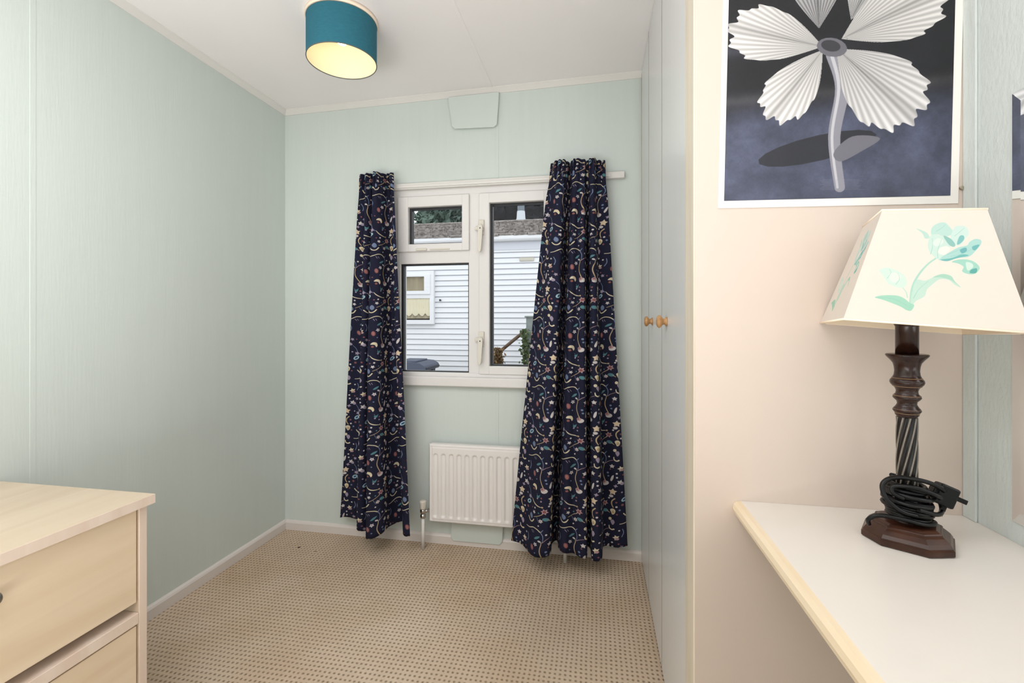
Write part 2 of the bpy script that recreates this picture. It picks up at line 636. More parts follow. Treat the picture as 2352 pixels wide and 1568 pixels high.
# side-hung casement, right
bm = B()
rect_frame(bm, -0.556, -0.190, 0.825, 1.688, -0.504, -0.245, 0.865, 1.640, y0 - .014, y1 - .02, .004)
side_sash = obj('side_sash', bm, M['upvc'], win)
for px0, px1, pz0, pz1, nm in ((-0.914, -0.640, 1.4555, 1.636, 'g'), (-0.9575, -0.6085, 0.8285, 1.3615, 'g'), (-0.504, -0.245, 0.865, 1.640, 'g')):
    yy = y0 + .010
    bm = B()
    rect_frame(bm, px0 - .004, px1 + .004, pz0 - .004, pz1 + .004, px0 + .011, px1 - .006, pz0 + .006, pz1 - .008, yy, yy + .028, .001)
    obj('gasket', bm, M['gasket'], win)
    obj('glass_pane', bx(px0, px1, yy + .018, yy + .022, pz0, pz1), M['glass'], win)
# ivory handles
for hz in (1.515, 0.985):
    bm = B()
    box(bm, -0.556, -0.528, y0 - .022, y0 - .013, hz - .028, hz + .045, .003)
    lathe(bm, [(.013, 0), (.013, .010), (.010, .016)], (-0.541, y0 - .020, hz), (0, -1, 0), 20)
    hd = obj('window_handle', bm, M['ivory'], side_sash)
    bm = B()
    prism(bm, crom([(-.010, .012), (0, .016), (.010, .012), (.010, -.02), (.004, -.10), (-.004, -.112), (-.012, -.10), (-.010, -.03)], 3, True),
          lambda u, v, w: (-0.541 + u, y0 - .036 - w, hz + v), .012, .003)
    box(bm, -0.575, -0.548, y0 - .018, y0 - .010, hz - .004, hz + .014, .003)
    obj('handle_lever', bm, M['ivory'], hd)
    obj('screw', lathe(B(), [(.003, 0), (.003, .002)], (-0.541, y0 - .0475, hz), (0, -1, 0), 10), M['gasket'], hd)
# sill board
bm = B()
box(bm, WX0 - .01, WX1 + .01, YB - .034, YB + .03, WZ0 - .05, WZ0 - .004, .006, 3)
obj('window_sill', bm, M['upvc'], win)
bm = B()
box(bm, WX0, WX1, YB - .012, YB + .02, WZ0 - .012, WZ0 + .012, .004)
obj('sill_bead', bm, M['upvc'], win)

# ================================================================== OUTSIDE
struct('ground', bx(-16, 12, 2.4, 40, -0.65, -0.55), M['ground'])
HY = 7.5
house = thing('neighbouring_house', 'white clad single-storey house with shingled roof outside the window', 'house', (-2.0, HY, -0.55))
obj('house_body', bx(-7.0, 3.5, HY + .02, HY + 3.6, -0.55, 2.42), M['fascia'], house)
# shiplap boards, each one piece
pitch = 0.0905
z = -0.50
first = None
k = 0
while z < 2.24:
    if first is None:
        bm = B()
        pr = [(0.026, 0.002), (0.030, .006), (0.028, .014), (0.012, pitch - .010), (0, pitch - .010), (0, 0.002)]
        cove(bm, pr, lambda u, zz, s: (-6.9 if s == 0 else 3.4, HY + .02 - u, -0.50 + zz))
        first = obj('cladding_board', bm, M['board'], house)
    else:
        o = first.copy()
        C.objects.link(o)
        o.location.z = k * pitch
    k += 1
    z += pitch
obj('frieze_board', bx(-6.95, 3.45, HY - .012, HY + .02, 2.25, 2.44, bev=.004), M['fascia'], house)
# gutter
bm = B()
cove(bm, [(.02, 2.475), (.10, 2.475), (.112, 2.46), (.108, 2.42), (.09, 2.395), (.05, 2.385), (.02, 2.40)], lambda u, zz, s: (-7.1 if s == 0 else 3.6, HY - u, zz))
obj('gutter', bm, M['board'], house)
# roof: courses of shingles
ex, ez, rx, rz = HY - .10, 2.47, HY + 2.05, 3.15
sl = math.hypot(rx - ex, rz - ez)
dy, dz = (rx - ex) / sl, (rz - ez) / sl
nc = 7
for c in range(nc):
    bm = B()
    a0 = c * sl / nc
    x = -7.1 - 0.15 * (c % 2)
    while x < 3.6:
        w = random.uniform(.22, .34)
        t0 = a0 - random.uniform(.0, .03)
        lift = .036 + random.uniform(0, .026)
        t1 = a0 + sl / nc + .05

        def P(xx, t, h_):
            return (xx, ex + dy * t - dz * h_, ez + dz * t + dy * h_)
        v = [bm.verts.new(P(x, t0, 0)), bm.verts.new(P(x + w - .012, t0 + random.uniform(-.01, .01), 0)), bm.verts.new(P(x + w - .012, t1, 0)), bm.verts.new(P(x, t1, 0)),
             bm.verts.new(P(x, t0, lift)), bm.verts.new(P(x + w - .012, t0, lift)), bm.verts.new(P(x + w - .012, t1, .004)), bm.verts.new(P(x, t1, .004))]
        for f in ((4, 5, 6, 7), (0, 1, 5, 4), (1, 2, 6, 5), (2, 3, 7, 6), (3, 0, 4, 7)):
            bm.faces.new([v[i] for i in f])
        x += w
    stuff(obj('shingle_course', bm, M['shingle'], house))
bm = B()
prism(bm, [(ex + .02, ez - .02), (rx, rz - .02), (rx + 1.6, ez + .1), (rx + 1.6, ez - .02)], lambda u, v, w: (-7.05 + w, u, v), 10.6)
obj('roof_deck', bm, M['shingle'], house)
obj('ridge_cap', bx(-7.1, 3.6, rx - .10, rx + .1, rz - .01, rz + .035, bev=.02), M['shingle'], house)
# flue through the roof
bm = lathe(B(), [(.075, 2.9), (.075, 4.4)], (-1.60, rx + .15, 0), seg=20)
fl = obj('flue_pipe', bm, M['flue'], house)
obj('flue_collar', lathe(B(), [(.16, rz - .06), (.15, rz + .03), (.095, rz + .10), (.085, rz + .26), (.07, rz + .26)], (-1.60, rx + .15, 0), seg=20), M['fluecap'], fl)
# its window
wx0, wx1, wz0, wz1 = -4.35, -2.72, 1.02, 1.93
hw = obj('house_window', (lambda bm: (rect_frame(bm, wx0, wx1, wz0, wz1, wx0 + .07, wx1 - .075, wz0 + .075, wz1 - .075, HY - .07, HY + .01, .008), bm)[1])(B()), M['board'], house)
obj('window_transom', bx(wx0 + .05, wx1 - .05, HY - .065, HY + .01, 1.46, 1.56, bev=.008), M['board'], hw)
bm = B()
rect_frame(bm, wx0 + .06, wx1 - .06, 1.53, wz1 - .06, wx0 + .12, wx1 - .17, 1.59, wz1 - .10, HY - .085, HY - .02, .006)
obj('opening_light', bm, M['board'], hw)
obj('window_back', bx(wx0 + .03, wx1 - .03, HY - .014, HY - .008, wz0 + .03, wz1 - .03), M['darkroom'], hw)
bm = B()
nx = 90
rows = []
for iz, zz in enumerate(np.linspace(1.84, 1.12, 10)):
    rows.append([bm.verts.new((wx0 + .06 + (wx1 - wx0 - .12) * i / nx, HY - .024 - .006 * math.sin(i * 1.1), zz)) for i in range(nx + 1)])
for i in range(nx):
    for j in range(9):
        bm.faces.new((rows[j][i], rows[j][i + 1], rows[j + 1][i + 1], rows[j + 1][i]))
obj('brown_curtain', bm, M['browncurtain'], hw, True)
bm = B()
rows = []
for iz, t in enumerate(np.linspace(0, 1, 8)):
    row = []
    for i in range(nx + 1):
        sc = abs(math.sin(i * 0.45))
        zb = 1.21 - .05 * sc
        row.append(bm.verts.new((wx0 + .06 + (wx1 - wx0 - .12) * i / nx, HY - .038 - .007 * math.sin(i * 1.9) - .004 * math.sin(t * 9), 1.46 + (zb - 1.46) * t)))
    rows.append(row)
for i in range(nx):
    for j in range(7):
        bm.faces.new((rows[j][i], rows[j][i + 1], rows[j + 1][i + 1], rows[j + 1][i]))
obj('net_curtain', bm, M['netcurtain'], hw, True)
bm = bx(wx0 + .06, wx1 - .06, HY - .056, HY - .052, wz0 + .06, wz1 - .06)
obj('house_glass', bm, M['glass'], hw)
obj('wall_vent', bx(-1.26, -1.02, HY - .022, HY, 2.06, 2.12, bev=.006), M['ventplate'], house)
obj('wall_hook', lathe(B(), [(.012, 0), (.012, .03), (.018, .04)], (-2.62, HY, 1.43), (0, -1, 0), 10), M['gasket'], house)

# wheelie bin
BX, BZ = -0.09, -0.045
bt = thing('wheelie_bin', 'dark blue-grey wheeled rubbish bin standing below the window of the white house', 'bin', (-2.75, 6.6, -0.55))
bm = B()
v0 = [(-2.88, 6.36), (-2.44, 6.36), (-2.44, 6.84), (-2.88, 6.84)]
v1 = [(-2.92, 6.31), (-2.40, 6.31), (-2.40, 6.88), (-2.92, 6.88)]
a = [bm.verts.new((x + BX, y, -0.55)) for x, y in v0]
c = [bm.verts.new((x + BX, y, 0.42 + BZ)) for x, y in v1]
bm.faces.new(a[::-1]); bm.faces.new(c)
for i in range(4):
    bm.faces.new((a[i], a[(i + 1) % 4], c[(i + 1) % 4], c[i]))
obj('bin_body', bm, M['bindark'], bt)
bm = B()
prism(bm, [(-2.96, .40), (-2.35, .40), (-2.335, .43), (-2.36, .475), (-2.43, .515), (-2.60, .53), (-2.76, .52), (-2.93, .47), (-2.975, .43)],
      lambda u, v, w: (u + BX, 6.28 + w, v + BZ), .62, .01)
lid = obj('bin_lid', bm, M['bin'], bt)
obj('lid_rib', bx(-2.80 + BX, -2.50 + BX, 6.34, 6.80, .515 + BZ, .545 + BZ, bev=.012), M['bin'], lid)
obj('lid_lip', bx(-2.40 + BX, -2.325 + BX, 6.30, 6.86, .418 + BZ, .45 + BZ, bev=.012), M['bindark'], lid)
for yy in (6.44, 6.74):
    obj('hinge', bx(-2.45 + BX, -2.375 + BX, yy - .04, yy + .04, .33 + BZ, .42 + BZ, bev=.012), M['bindark'], bt)

# stair rail
sr = thing('stair_railing', 'grey post with sloping brown handrail outside against the white cladding', 'railing', (-1.2, 6.9, -0.55))
obj('railing_post', bx(-1.055, -0.945, 6.86, 6.97, -0.55, 1.13, bev=.006), M['post'], sr)
obj('post_cap', bx(-1.075, -0.925, 6.84, 6.99, 1.13, 1.155, bev=.006), M['post'], sr)
obj('handrail', tube(B(), [(-1.03, 6.91, 0.965), (-1.25, 6.91, 0.79), (-1.48, 6.91, 0.60)], .026, 8), M['rail'], sr)
obj('newel_post', bx(-1.52, -1.44, 6.87, 6.95, -0.55, 0.60, bev=.01), M['rail'], sr)


def leaf_cloud(bm, centre_fn, n, size, flat=0.4):
    for _ in range(n):
        c_, out_ = centre_fn()
        c_ = Vector(c_)
        d = Vector((random.gauss(0, 1), random.gauss(0, 1), random.gauss(0, 1))).normalized()
        e = d.cross(Vector((random.gauss(0, 1), random.gauss(0, 1), random.gauss(0, 1)))).normalized()
        s = size * random.uniform(.6, 1.3)
        bm.faces.new([bm.verts.new(c_ + d * s), bm.verts.new(c_ + e * s * flat), bm.verts.new(c_ - d * s), bm.verts.new(c_ - e * s * flat)])
    return bm


pl = thing('dried_shrub', 'brown dried shrub at the foot of the sloping handrail outside', 'shrub', (-1.50, 6.72, -0.55))
obj('shrub_stem', tube(B(), [(-1.49, 6.72, -0.55), (-1.48, 6.72, .1), (-1.475, 6.73, .45)], [.03, .02, .01], 7), M['bark'], pl)
stuff(obj('shrub_foliage', leaf_cloud(B(), lambda: ((random.gauss(-1.475, .05), random.gauss(6.72, .06), min(.66, random.gauss(.44, .13))), 0), 620, .035), M['dryplant'], pl))
pl = thing('ivy_climber', 'green climbing plant hanging on the grey post outside', 'climbing plant', (-1.07, 6.80, -0.55))
obj('ivy_stem', tube(B(), [(-1.07, 6.81, -0.55), (-1.06, 6.81, .2), (-1.08, 6.81, .9)], [.02, .014, .006], 7), M['bark'], pl)
stuff(obj('ivy_leaves', leaf_cloud(B(), lambda: ((random.gauss(-1.06, .035), random.gauss(6.80, .03), random.uniform(.1, .95)), 0), 300, .032, .7), M['ivy'], pl))


def tree(label, cx_, cy_, top, rx_, ry_, zc, rz_, leaf, n, size, trunk=True, name='tree', group='trees beyond the house'):
    t = thing(name, label, 'tree', (cx_, cy_, -0.55), group)
    obj('trunk', tube(B(), [(cx_, cy_, -0.55), (cx_ + .05, cy_, zc * .5), (cx_, cy_, zc)], [.22, .17, .10], 9), M['bark'], t)
    bm = B()
    lobes = [(random.uniform(-.55, .55) * rx_, random.uniform(-.5, .5) * ry_, random.uniform(-.45, .75) * rz_, random.uniform(.35, .6)) for _ in range(11)]

    def cf():
        lx, ly, lz, lr = random.choice(lobes)
        d = Vector((random.gauss(0, 1), random.gauss(0, 1), random.gauss(0, 1))).normalized() * random.uniform(.6, 1.0) * lr
        return (cx_ + lx + d.x * rx_, cy_ + ly + d.y * ry_, zc + lz + d.z * rz_), d
    leaf_cloud(bm, cf, n, size, .6)
    stuff(obj('foliage', bm, leaf, t))
    return t


tree('grey-green leafy tree rising over the roof, seen left in the top window light', -7.7, 16.5, 0, 1.35, 1.2, 3.85, 1.15, M['leaf'], 2600, .13)
tree('lower grey-green leafy tree in the middle of the top window light', -7.1, 20.6, 0, 2.0, 1.3, 4.75, 1.4, M['leaf'], 2600, .13)
tree('darker green tree at the right of the top window light', -4.6, 15.2, 0, 1.05, 1.1, 3.9, 1.25, M['leaf'], 2400, .13)
# very dark conifer behind the flue
t = thing('conifer', 'nearly black conifer standing behind the flue of the white house', 'tree', (-1.6, 13.9, -0.55), 'trees beyond the house')
obj('trunk', tube(B(), [(-1.6, 13.9, -0.55), (-1.6, 13.9, 3)], .2, 9), M['bark'], t)
bm = B()
lathe(bm, [(1.3, .2), (2.0, 1.5), (2.05, 3.5), (1.85, 5.0), (1.3, 6.6), (.4, 8.2), (.02, 8.8)], (-1.55, 13.9, -.3), seg=28,
      flute=lambda a, h: .10 * math.sin(7 * a + h * 2) + .06 * math.sin(13 * a - h * 5))
leaf_cloud(bm, lambda: ((lambda a, h: (-1.55 + (2.1 - max(0, h - 4) * .4) * math.cos(a), 13.9 + (2.1 - max(0, h - 4) * .4) * math.sin(a), h))(random.uniform(PI, 2 * PI), random.uniform(.5, 7.5)), 0), 3000, .16, .4)
stuff(obj('foliage', bm, M['leafdark'], t))

# ================================================================== WALL FITTINGS
for (lab, pts, zz0) in (
    ('pale green cover plate fixed high on the window wall under the ceiling', [(-.707, 2.160), (-.707, 2.135), (-.690, 2.018), (-.676, 2.005), (-.482, 1.999), (-.468, 2.010), (-.459, 2.135), (-.459, 2.163)], 0),
    ('pale green cover plate low on the window wall below the radiator', [(-.690, .115), (-.695, .04), (-.682, .022), (-.455, .022), (-.441, .038), (-.437, .115)], 0)):
    yy = YB - (.036 if zz0 == 0 and pts[0][1] > 1 else .014)
    bm = B()
    if pts[0][1] > 1:
        prism(bm, pts, lambda u, v, w: (u, YB - .010 - w, v), .005, .002)
        prism(bm, [(-.66, 2.03), (-.50, 2.03), (-.50, 2.145), (-.66, 2.145)], lambda u, v, w: (u, YB - w, v), .011)
    else:
        prism(bm, pts, lambda u, v, w: (u, YB - w, v), .019, .002)
    tag(obj('cover_plate', bm, M['plate'], None), lab, 'cover plate', 'cover plates on the window wall')

# curtain batten
t = thing('curtain_batten', 'white curtain rail batten fixed across the top of the window', 'curtain rail', (-.50, 2.13, 1.72))
obj('batten', bx(-1.17, 0.120, 2.124, YB, 1.722, 1.752, bev=.003), M['trim'], t)
obj('rail_track', bx(-1.15, 0.06, 2.118, 2.125, 1.728, 1.742, bev=.003), M['trim'], t)

# radiator
rad = thing('radiator', 'white panel radiator on the wall under the window, partly behind the right curtain', 'radiator', (-.475, 2.09, 0))
rx0, rx1, rz0, rz1, ry = -.786, -.165, .128, .497, 2.078
nx, nz = 248, 92
flx = [rx0 + .034 + i * .0382 for i in range(16)]
bm = B()
grid = []
for j in range(nz + 1):
    zz = rz0 + (rz1 - rz0) * j / nz
    row = []
    for i in range(nx + 1):
        xx = rx0 + (rx1 - rx0) * i / nx
        d = 0
        for fx in flx:
            if abs(xx - fx) < .02:
                zc = min(max(zz, rz0 + .036), rz1 - .056)
                r = math.hypot(xx - fx, zz - zc)
                tt = min(max((.0135 - r) / .007, 0), 1)
                d = max(d, tt * tt * (3 - 2 * tt))
        eb = min(xx - rx0, rx1 - xx, zz - rz0, rz1 - zz)
        ed = max(0, 1 - eb / .008)
        lipd = .003 if .010 < eb < .016 else 0
        row.append(bm.verts.new((xx, ry + .0065 * d + .010 * ed * ed + lipd, zz)))
    grid.append(row)
for j in range(nz):
    for i in range(nx):
        bm.faces.new((grid[j][i], grid[j][i + 1], grid[j + 1][i + 1], grid[j + 1][i])).smooth = True
obj('front_panel', bm, M['rad'], rad)
obj('back_panel', bx(rx0 + .001, rx1 - .001, ry + .0105, ry + .045, rz0 + .002, rz1 - .002, bev=.004), M['rad'], rad)
for bxx in (-.66, -.30):
    obj('wall_bracket', bx(bxx - .015, bxx + .015, ry + .044, YB, .16, .46), M['rad'], rad)
for vx, vy in ((-.812, 2.072), (-.142, 2.072)):
    bm = lathe(B(), [(.0085, -.003), (.0085, .150)], (vx, vy, 0), seg=14)
    obj('pipe', bm, M['trim'], rad)
    bm = lathe(B(), [(.011, .148), (.013, .150), (.013, .163), (.010, .165), (.010, .172), (.014, .174), (.014, .186), (.011, .190)], (vx, vy, 0), seg=16)
    s = 1 if vx < -.5 else -1
    tube(bm, [(vx, vy, .178), (vx + s * .028, vy + .018, .178)], .008, 10)
    vb = obj('valve', bm, M['chrome'], rad)
    obj('valve_cap', lathe(B(), [(.012, .190), (.0135, .196), (.0165, .222), (.0165, .228), (.010, .231)], (vx, vy, 0), seg=20), M['ivory'], vb)

# ================================================================== CURTAINS
CW, CH = 520, 1095
K = 0.8
cv = Canvas(int(CW * K), int(CH * K), (32, 33, 52))


def on_tile(fn):
    for ox in (-CW, 0, CW):
        for oy in (-CH, 0, CH):
            fn(ox, oy)


CREAM, BEIGE, PINK, RED, TEAL, BLUE, WHITE, MAUVE = (206, 194, 166), (178, 156, 122), (166, 136, 136), (128, 82, 84), (82, 124, 132), (108, 122, 150), (194, 188, 186), (152, 140, 158)


def S_(pts, ox, oy):
    return [((x + ox) * K, (y + oy) * K) for x, y in pts]


def motif(ox, oy):
    ln = lambda p, a, b_, c, **k: cv.line(S_(p, ox, oy), a * K, b_ * K, c, **k)
    el = lambda x, y, a, b_, c, g=0: cv.ell((x + ox) * K, (y + oy) * K, a * K, b_ * K, c, g)
    stf = lambda x, y, r, c, k=5, rot=.3, inn=.5: cv.star((x + ox) * K, (y + oy) * K, r * K, c, k, rot, inn)
    pg = lambda p, c: cv.poly(S_(p, ox, oy), c, 1, True, 4)
    ln([(60, 66), (110, 62), (150, 46), (215, 14), (280, 22), (330, 58)], 9, 14, CREAM)
    ln([(330, 58), (355, 110), (358, 165), (345, 215)], 12, 7, BLUE)
    ln([(185, 60), (205, 92)], 8, 5, MAUVE); ln([(215, 60), (230, 85)], 7, 5, MAUVE)
    ln([(338, 50), (362, 20)], 16, 6, BLUE)
    ln([(300, 190), (330, 205), (335, 240), (320, 300), (318, 360), (338, 425), (362, 480)], 9, 13, BEIGE)
    ln([(350, 215), (395, 175), (450, 150)], 8, 5, PINK)
    el(312, 194, 22, 13, WHITE, 20)
    el(372, 530, 44, 34, WHITE, -15); el(352, 508, 32, 25, PINK, -20); el(347, 503, 13, 10, RED)
    pg([(235, 168), (270, 130), (320, 118), (300, 150), (262, 172)], TEAL)
    el(198, 312, 27, 43, RED, -8); el(198, 312, 15, 30, (152, 104, 100), -8)
    pg([(170, 500), (200, 462), (245, 470), (262, 515), (245, 545), (222, 505)], CREAM); el(200, 538, 17, 16, (136, 88, 80))
    ln([(85, 545), (118, 600), (130, 660), (165, 700)], 7, 9, BLUE)
    ln([(172, 690), (215, 740), (275, 768), (345, 778)], 14, 15, CREAM, taper=True)
    el(350, 775, 14, 12, BEIGE)
    el(100, 772, 48, 30, (150, 178, 190), -40); el(100, 772, 27, 13, (44, 62, 92), -40)
    stf(378, 842, 50, PINK, 6, .2, .55); el(378, 842, 20, 20, RED)
    ln([(352, 880), (300, 912), (220, 952)], 10, 7, BEIGE); ln([(270, 930), (300, 1005)], 6, 4, BLUE)
    pg([(130, 960), (155, 915), (185, 935), (190, 975), (160, 1000)], BLUE)
    ln([(100, 1000), (130, 1035), (160, 1045), (190, 1030), (218, 992)], 15, 15, CREAM)
    el(392, 958, 40, 26, TEAL, 15); ln([(420, 968), (450, 990)], 10, 8, BEIGE)
    stf(28, 282, 46, CREAM, 5, .6); el(40, 300, 24, 20, PINK)
    stf(30, 500, 44, WHITE, 5, 0); el(55, 520, 26, 22, MAUVE)
    ln([(100, 150), (115, 210), (95, 270)], 10, 12, BLUE)
    stf(470, 655, 54, (206, 186, 160), 5, .95, .55); el(455, 724, 28, 22, WHITE)
    pg([(470, 20), (500, 0), (520, 40), (500, 85), (480, 60)], MAUVE); el(462, -10, 20, 24, CREAM)
    ln([(455, 100), (462, 140), (490, 160), (515, 150)], 10, 22, CREAM)
    pg([(430, 470), (445, 410), (468, 390), (465, 450), (445, 490)], WHITE)
    pg([(455, 940), (490, 920), (520, 950), (510, 1000), (485, 1015), (470, 985)], CREAM); el(492, 975, 18, 24, BEIGE)
    stf(500, 560, 30, MAUVE, 4, .2)
    ln([(500, 760), (470, 800), (468, 850), (490, 900)], 18, 12, BEIGE)
    pg([(262, 620), (300, 610), (320, 590), (305, 640), (275, 650)], TEAL)
    ln([(265, 590), (278, 625)], 6, 6, TEAL)
    stf(255, 250, 34, WHITE, 5, .4, .55); el(255, 250, 11, 11, MAUVE)
    stf(120, 690, 36, MAUVE, 5, .1, .55); stf(330, 985, 34, WHITE, 6, .3, .55); el(330, 985, 11, 11, PINK)
    stf(440, 250, 36, WHITE, 5, .9, .55); stf(95, 430, 30, MAUVE, 5, .6, .5); stf(220, 880, 30, WHITE, 5, .2, .5)
    for x, y, r, c in ((396, 100, 13, WHITE), (392, 362, 15, BLUE), (402, 412, 13, BLUE), (502, 362, 13, WHITE), (508, 425, 13, WHITE), (338, 640, 13, RED), (275, 660, 12, MAUVE),
                       (335, 690, 12, MAUVE), (235, 812, 13, WHITE), (78, 862, 18, RED), (8, 890, 14, WHITE), (48, 942, 14, BLUE), (2, 820, 14, RED), (182, 822, 11, RED),
                       (60, 170, 12, WHITE), (60, 380, 12, RED), (150, 430, 10, RED), (420, 300, 11, RED), (250, 380, 10, BLUE), (60, 660, 12, MAUVE), (300, 870, 10, TEAL), (430, 760, 13, WHITE), (20, 1010, 12, RED), (300, 1060, 11, WHITE)):
        el(x, y, r, r, c)


on_tile(motif)
M['chintz'] = image_mat('navy_floral_chintz', cv.a, 0.9, 0.15)


def resample(pts, n):
    p = np.array(crom(pts, 14), float)
    d = np.r_[0, np.cumsum(np.hypot(*(np.diff(p, axis=0).T)))]
    t = np.linspace(0, d[-1], n)
    return np.c_[np.interp(t, d, p[:, 0]), np.interp(t, d, p[:, 1])], d[-1]


def curtain(label, xa, xb, ytop, ztop, zhem, bottom, pleats, seed, uoff):
    rnd = random.Random(seed)
    n, nt_ = 280, 120
    bot, length = resample(bottom, n)
    # fold depth along the curtain, measured from a smooth back line
    back = np.interp(bot[:, 0], [bot[0, 0], bot[-1, 0]], [bot[0, 1], bot[-1, 1]])
    root = thing('curtain', label, 'curtain', ((xa + xb) / 2, ytop, zhem), 'navy floral curtains at the window')
    ts = np.r_[np.linspace(0, .1, 26)[:-1], np.linspace(.1, 1, nt_ - 25)]
    s = np.linspace(0, 1, n)
    ph = np.cumsum(1 + .35 * np.sin(s * 23 + seed)); ph = ph / ph[-1]
    base_top = xa + (xb - xa) * (0.6 * s + 0.4 * (bot[:, 0] - bot[:, 0].min()) / (np.ptp(bot[:, 0])))
    hemw = .010 * np.sin(s * 9 + seed) + .006 * np.sin(s * 31)
    rows = []
    for t in ts:
        z_ = ztop + (zhem - ztop) * t
        g = t ** 0.92
        gather = math.exp(-(t / .07) ** 2)
        settle = .30 + .70 * min(1, t / .55) ** .8
        x_ = base_top * (1 - g) + bot[:, 0] * g
        if t < .12:
            waist = math.exp(-((t - .055) / .03) ** 2) * .03
            x_ = x_ + ((xa + xb) / 2 - x_) * waist
        y_ = (ytop + (back - back.mean()) * g) * (1 - g) + back * g + (bot[:, 1] - back) * settle
        y_ = np.minimum(y_, YB - .047)
        y_ = y_ + gather * .010 * np.sin(ph * pleats * 2 * PI) + .004 * np.sin(s * 40 + 7 * t + seed) * (1 - gather)
        zz = z_ + (hemw * max(0, (t - .8) / .2)) + gather * (.0015 * np.sin(ph * pleats * 2 * PI + 1.0) + .003 * np.sin(s * 17))
        rows.append(np.c_[x_, y_, zz])
    # cloth coordinate across: measured along every row, from the middle of the curtain
    us = []
    for rw in rows:
        seg = np.r_[0, np.cumsum(np.hypot(np.diff(rw[:, 0]), np.diff(rw[:, 1])))]
        us.append(seg - seg[n // 2])
    kern = np.ones(9) / 9
    us = np.array(us)
    us = np.array([np.convolve(np.pad(us[:, i], 4, mode='edge'), kern, 'valid') for i in range(n)]).T
    split = int(np.searchsorted(ts, .062))
    hgt = ztop - zhem
    for nm, r0, r1 in (('pleated_heading', 0, split), ('curtain_drop', split, len(ts) - 1)):
        bm = B()
        uvl = bm.loops.layers.uv.new('UVMap')
        V = [[bm.verts.new(p) for p in rows[r]] for r in range(r0, r1 + 1)]
        for j in range(r1 - r0):
            for i in range(n - 1):
                f = bm.faces.new((V[j][i], V[j + 1][i], V[j + 1][i + 1], V[j][i + 1]))
                f.smooth = True
                for lp, (jj, ii) in zip(f.loops, ((j, i), (j + 1, i), (j + 1, i + 1), (j, i + 1))):
                    lp[uvl].uv = (uoff + us[r0 + jj, ii] / .185, -ts[r0 + jj] * hgt / .293 + .35)
        o = obj(nm, bm, M['chintz'], root)
        md = o.modifiers.new('thickness', 'SOLIDIFY')
        md.thickness = .002
        md.offset = 1
    return root


curtain('narrower navy floral curtain hanging at the left side of the window', -1.146, -.966, 2.082, 1.793, .100,
        [(-1.250, 2.085), (-1.19, 2.088), (-1.128, 2.080), (-1.118, 2.02), (-1.095, 1.985), (-1.070, 2.00), (-1.066, 2.07), (-1.054, 2.06), (-1.050, 1.985), (-1.030, 1.945), (-.995, 1.942), (-.968, 1.975), (-.968, 2.06), (-.940, 2.100), (-.905, 2.100), (-.896, 2.06), (-.888, 2.015), (-.868, 1.995), (-.845, 2.000)], 11, 1, .1)
curtain('wider navy floral curtain hanging at the right side of the window over the radiator', -.207, .032, 2.078, 1.789, .105,
        [(-.378, 2.035), (-.33, 2.00), (-.27, 1.935), (-.225, 1.91), (-.195, 1.925), (-.196, 2.02), (-.178, 2.05), (-.166, 2.00), (-.160, 1.955), (-.135, 1.925), (-.10, 1.945), (-.07, 1.925), (-.045, 1.93), (-.044, 2.02), (-.028, 2.01), (-.02, 1.945), (.015, 1.945), (.022, 2.03), (.045, 2.055), (.09, 2.05), (.128, 2.055)], 13, 4, .45)

# ================================================================== WARDROBE
wd = thing('wardrobe', 'tall built-in wardrobe with grey doors and a cream end panel, floor to ceiling', 'wardrobe', (.41, 1.55, 0))
obj('carcass', bx(.225, XR, .975, YB - .001, 0.0, H - .002), M['gap'], wd)
obj('end_panel', bx(.187, XR - .001, .950, .968, 0.0, H - .002), M['cream'], wd)
obj('edge_lipping', bx(.1845, .2245, .9515, 1.006, 0.0, H - .002, bev=.002), M['lip'], wd)
obj('stile', bx(.1885, .2245, 1.0075, 1.058, 0.0, H - .002, bev=.002), M['lip'], wd)
spans = ((1.062, 1.480, True), (1.484, 1.848, True), (1.852, 2.138, False))
for ya, yb, kn in spans:
    d = obj('wardrobe_door', bx(.195, .2145, ya, yb, .012, H - .006, bev=.0006, seg=1), M['door'], wd)
    obj('door_lipping', bx(.1946, .214, yb - .0030, yb + .0022, .012, H - .006), M['gap'], d)
    if kn:
        yk = 1.372 if ya < 1.2 else 1.722
        prof = [(.013, 0), (.013, .004), (.009, .006), (.0085, .010), (.012, .014), (.0175, .018), (.0185, .023), (.015, .027), (.007, .029)]
        obj('door_knob', lathe(B(), prof, (.195, yk, 1.078), (-1, 0, 0), 24), M['knobwood'], d)

# ================================================================== DESK
dk = thing('fitted_desk', 'white laminate desk top with rounded beech front edge along the right wall', 'desk', (.45, .3, 0))
DY0, DY1, DZ = -.55, .9495, .735
obj('worktop', bx(.270, XR - .0005, DY0, DY1, DZ - .028, DZ), M['desk'], dk)
bm = B()
cove(bm, [(0, DZ), (-.008, DZ - .001), (-.013, DZ - .006), (-.015, DZ - .014), (-.013, DZ - .022), (-.008, DZ - .027), (0, DZ - .028)],
     lambda u, zz, s: (.2702 + u, DY0 if s == 0 else DY1, zz))
obj('front_edge', bm, M['deskedge'], dk)
obj('support_panel', bx(.29, XR - .001, DY0, DY0 + .018, 0, DZ - .028), M['cream'], dk)

# ================================================================== POSTER
PW, PH = .377, .565
cw, ch = 560, int(560 * PH / PW)
cv = Canvas(cw, ch, (40, 40, 48))
a = cv.a
yy, xx = np.mgrid[0:ch, 0:cw]
u = xx / cw
v = 1 - yy / ch                                   # 0 at the bottom
rs = np.random.RandomState(3)


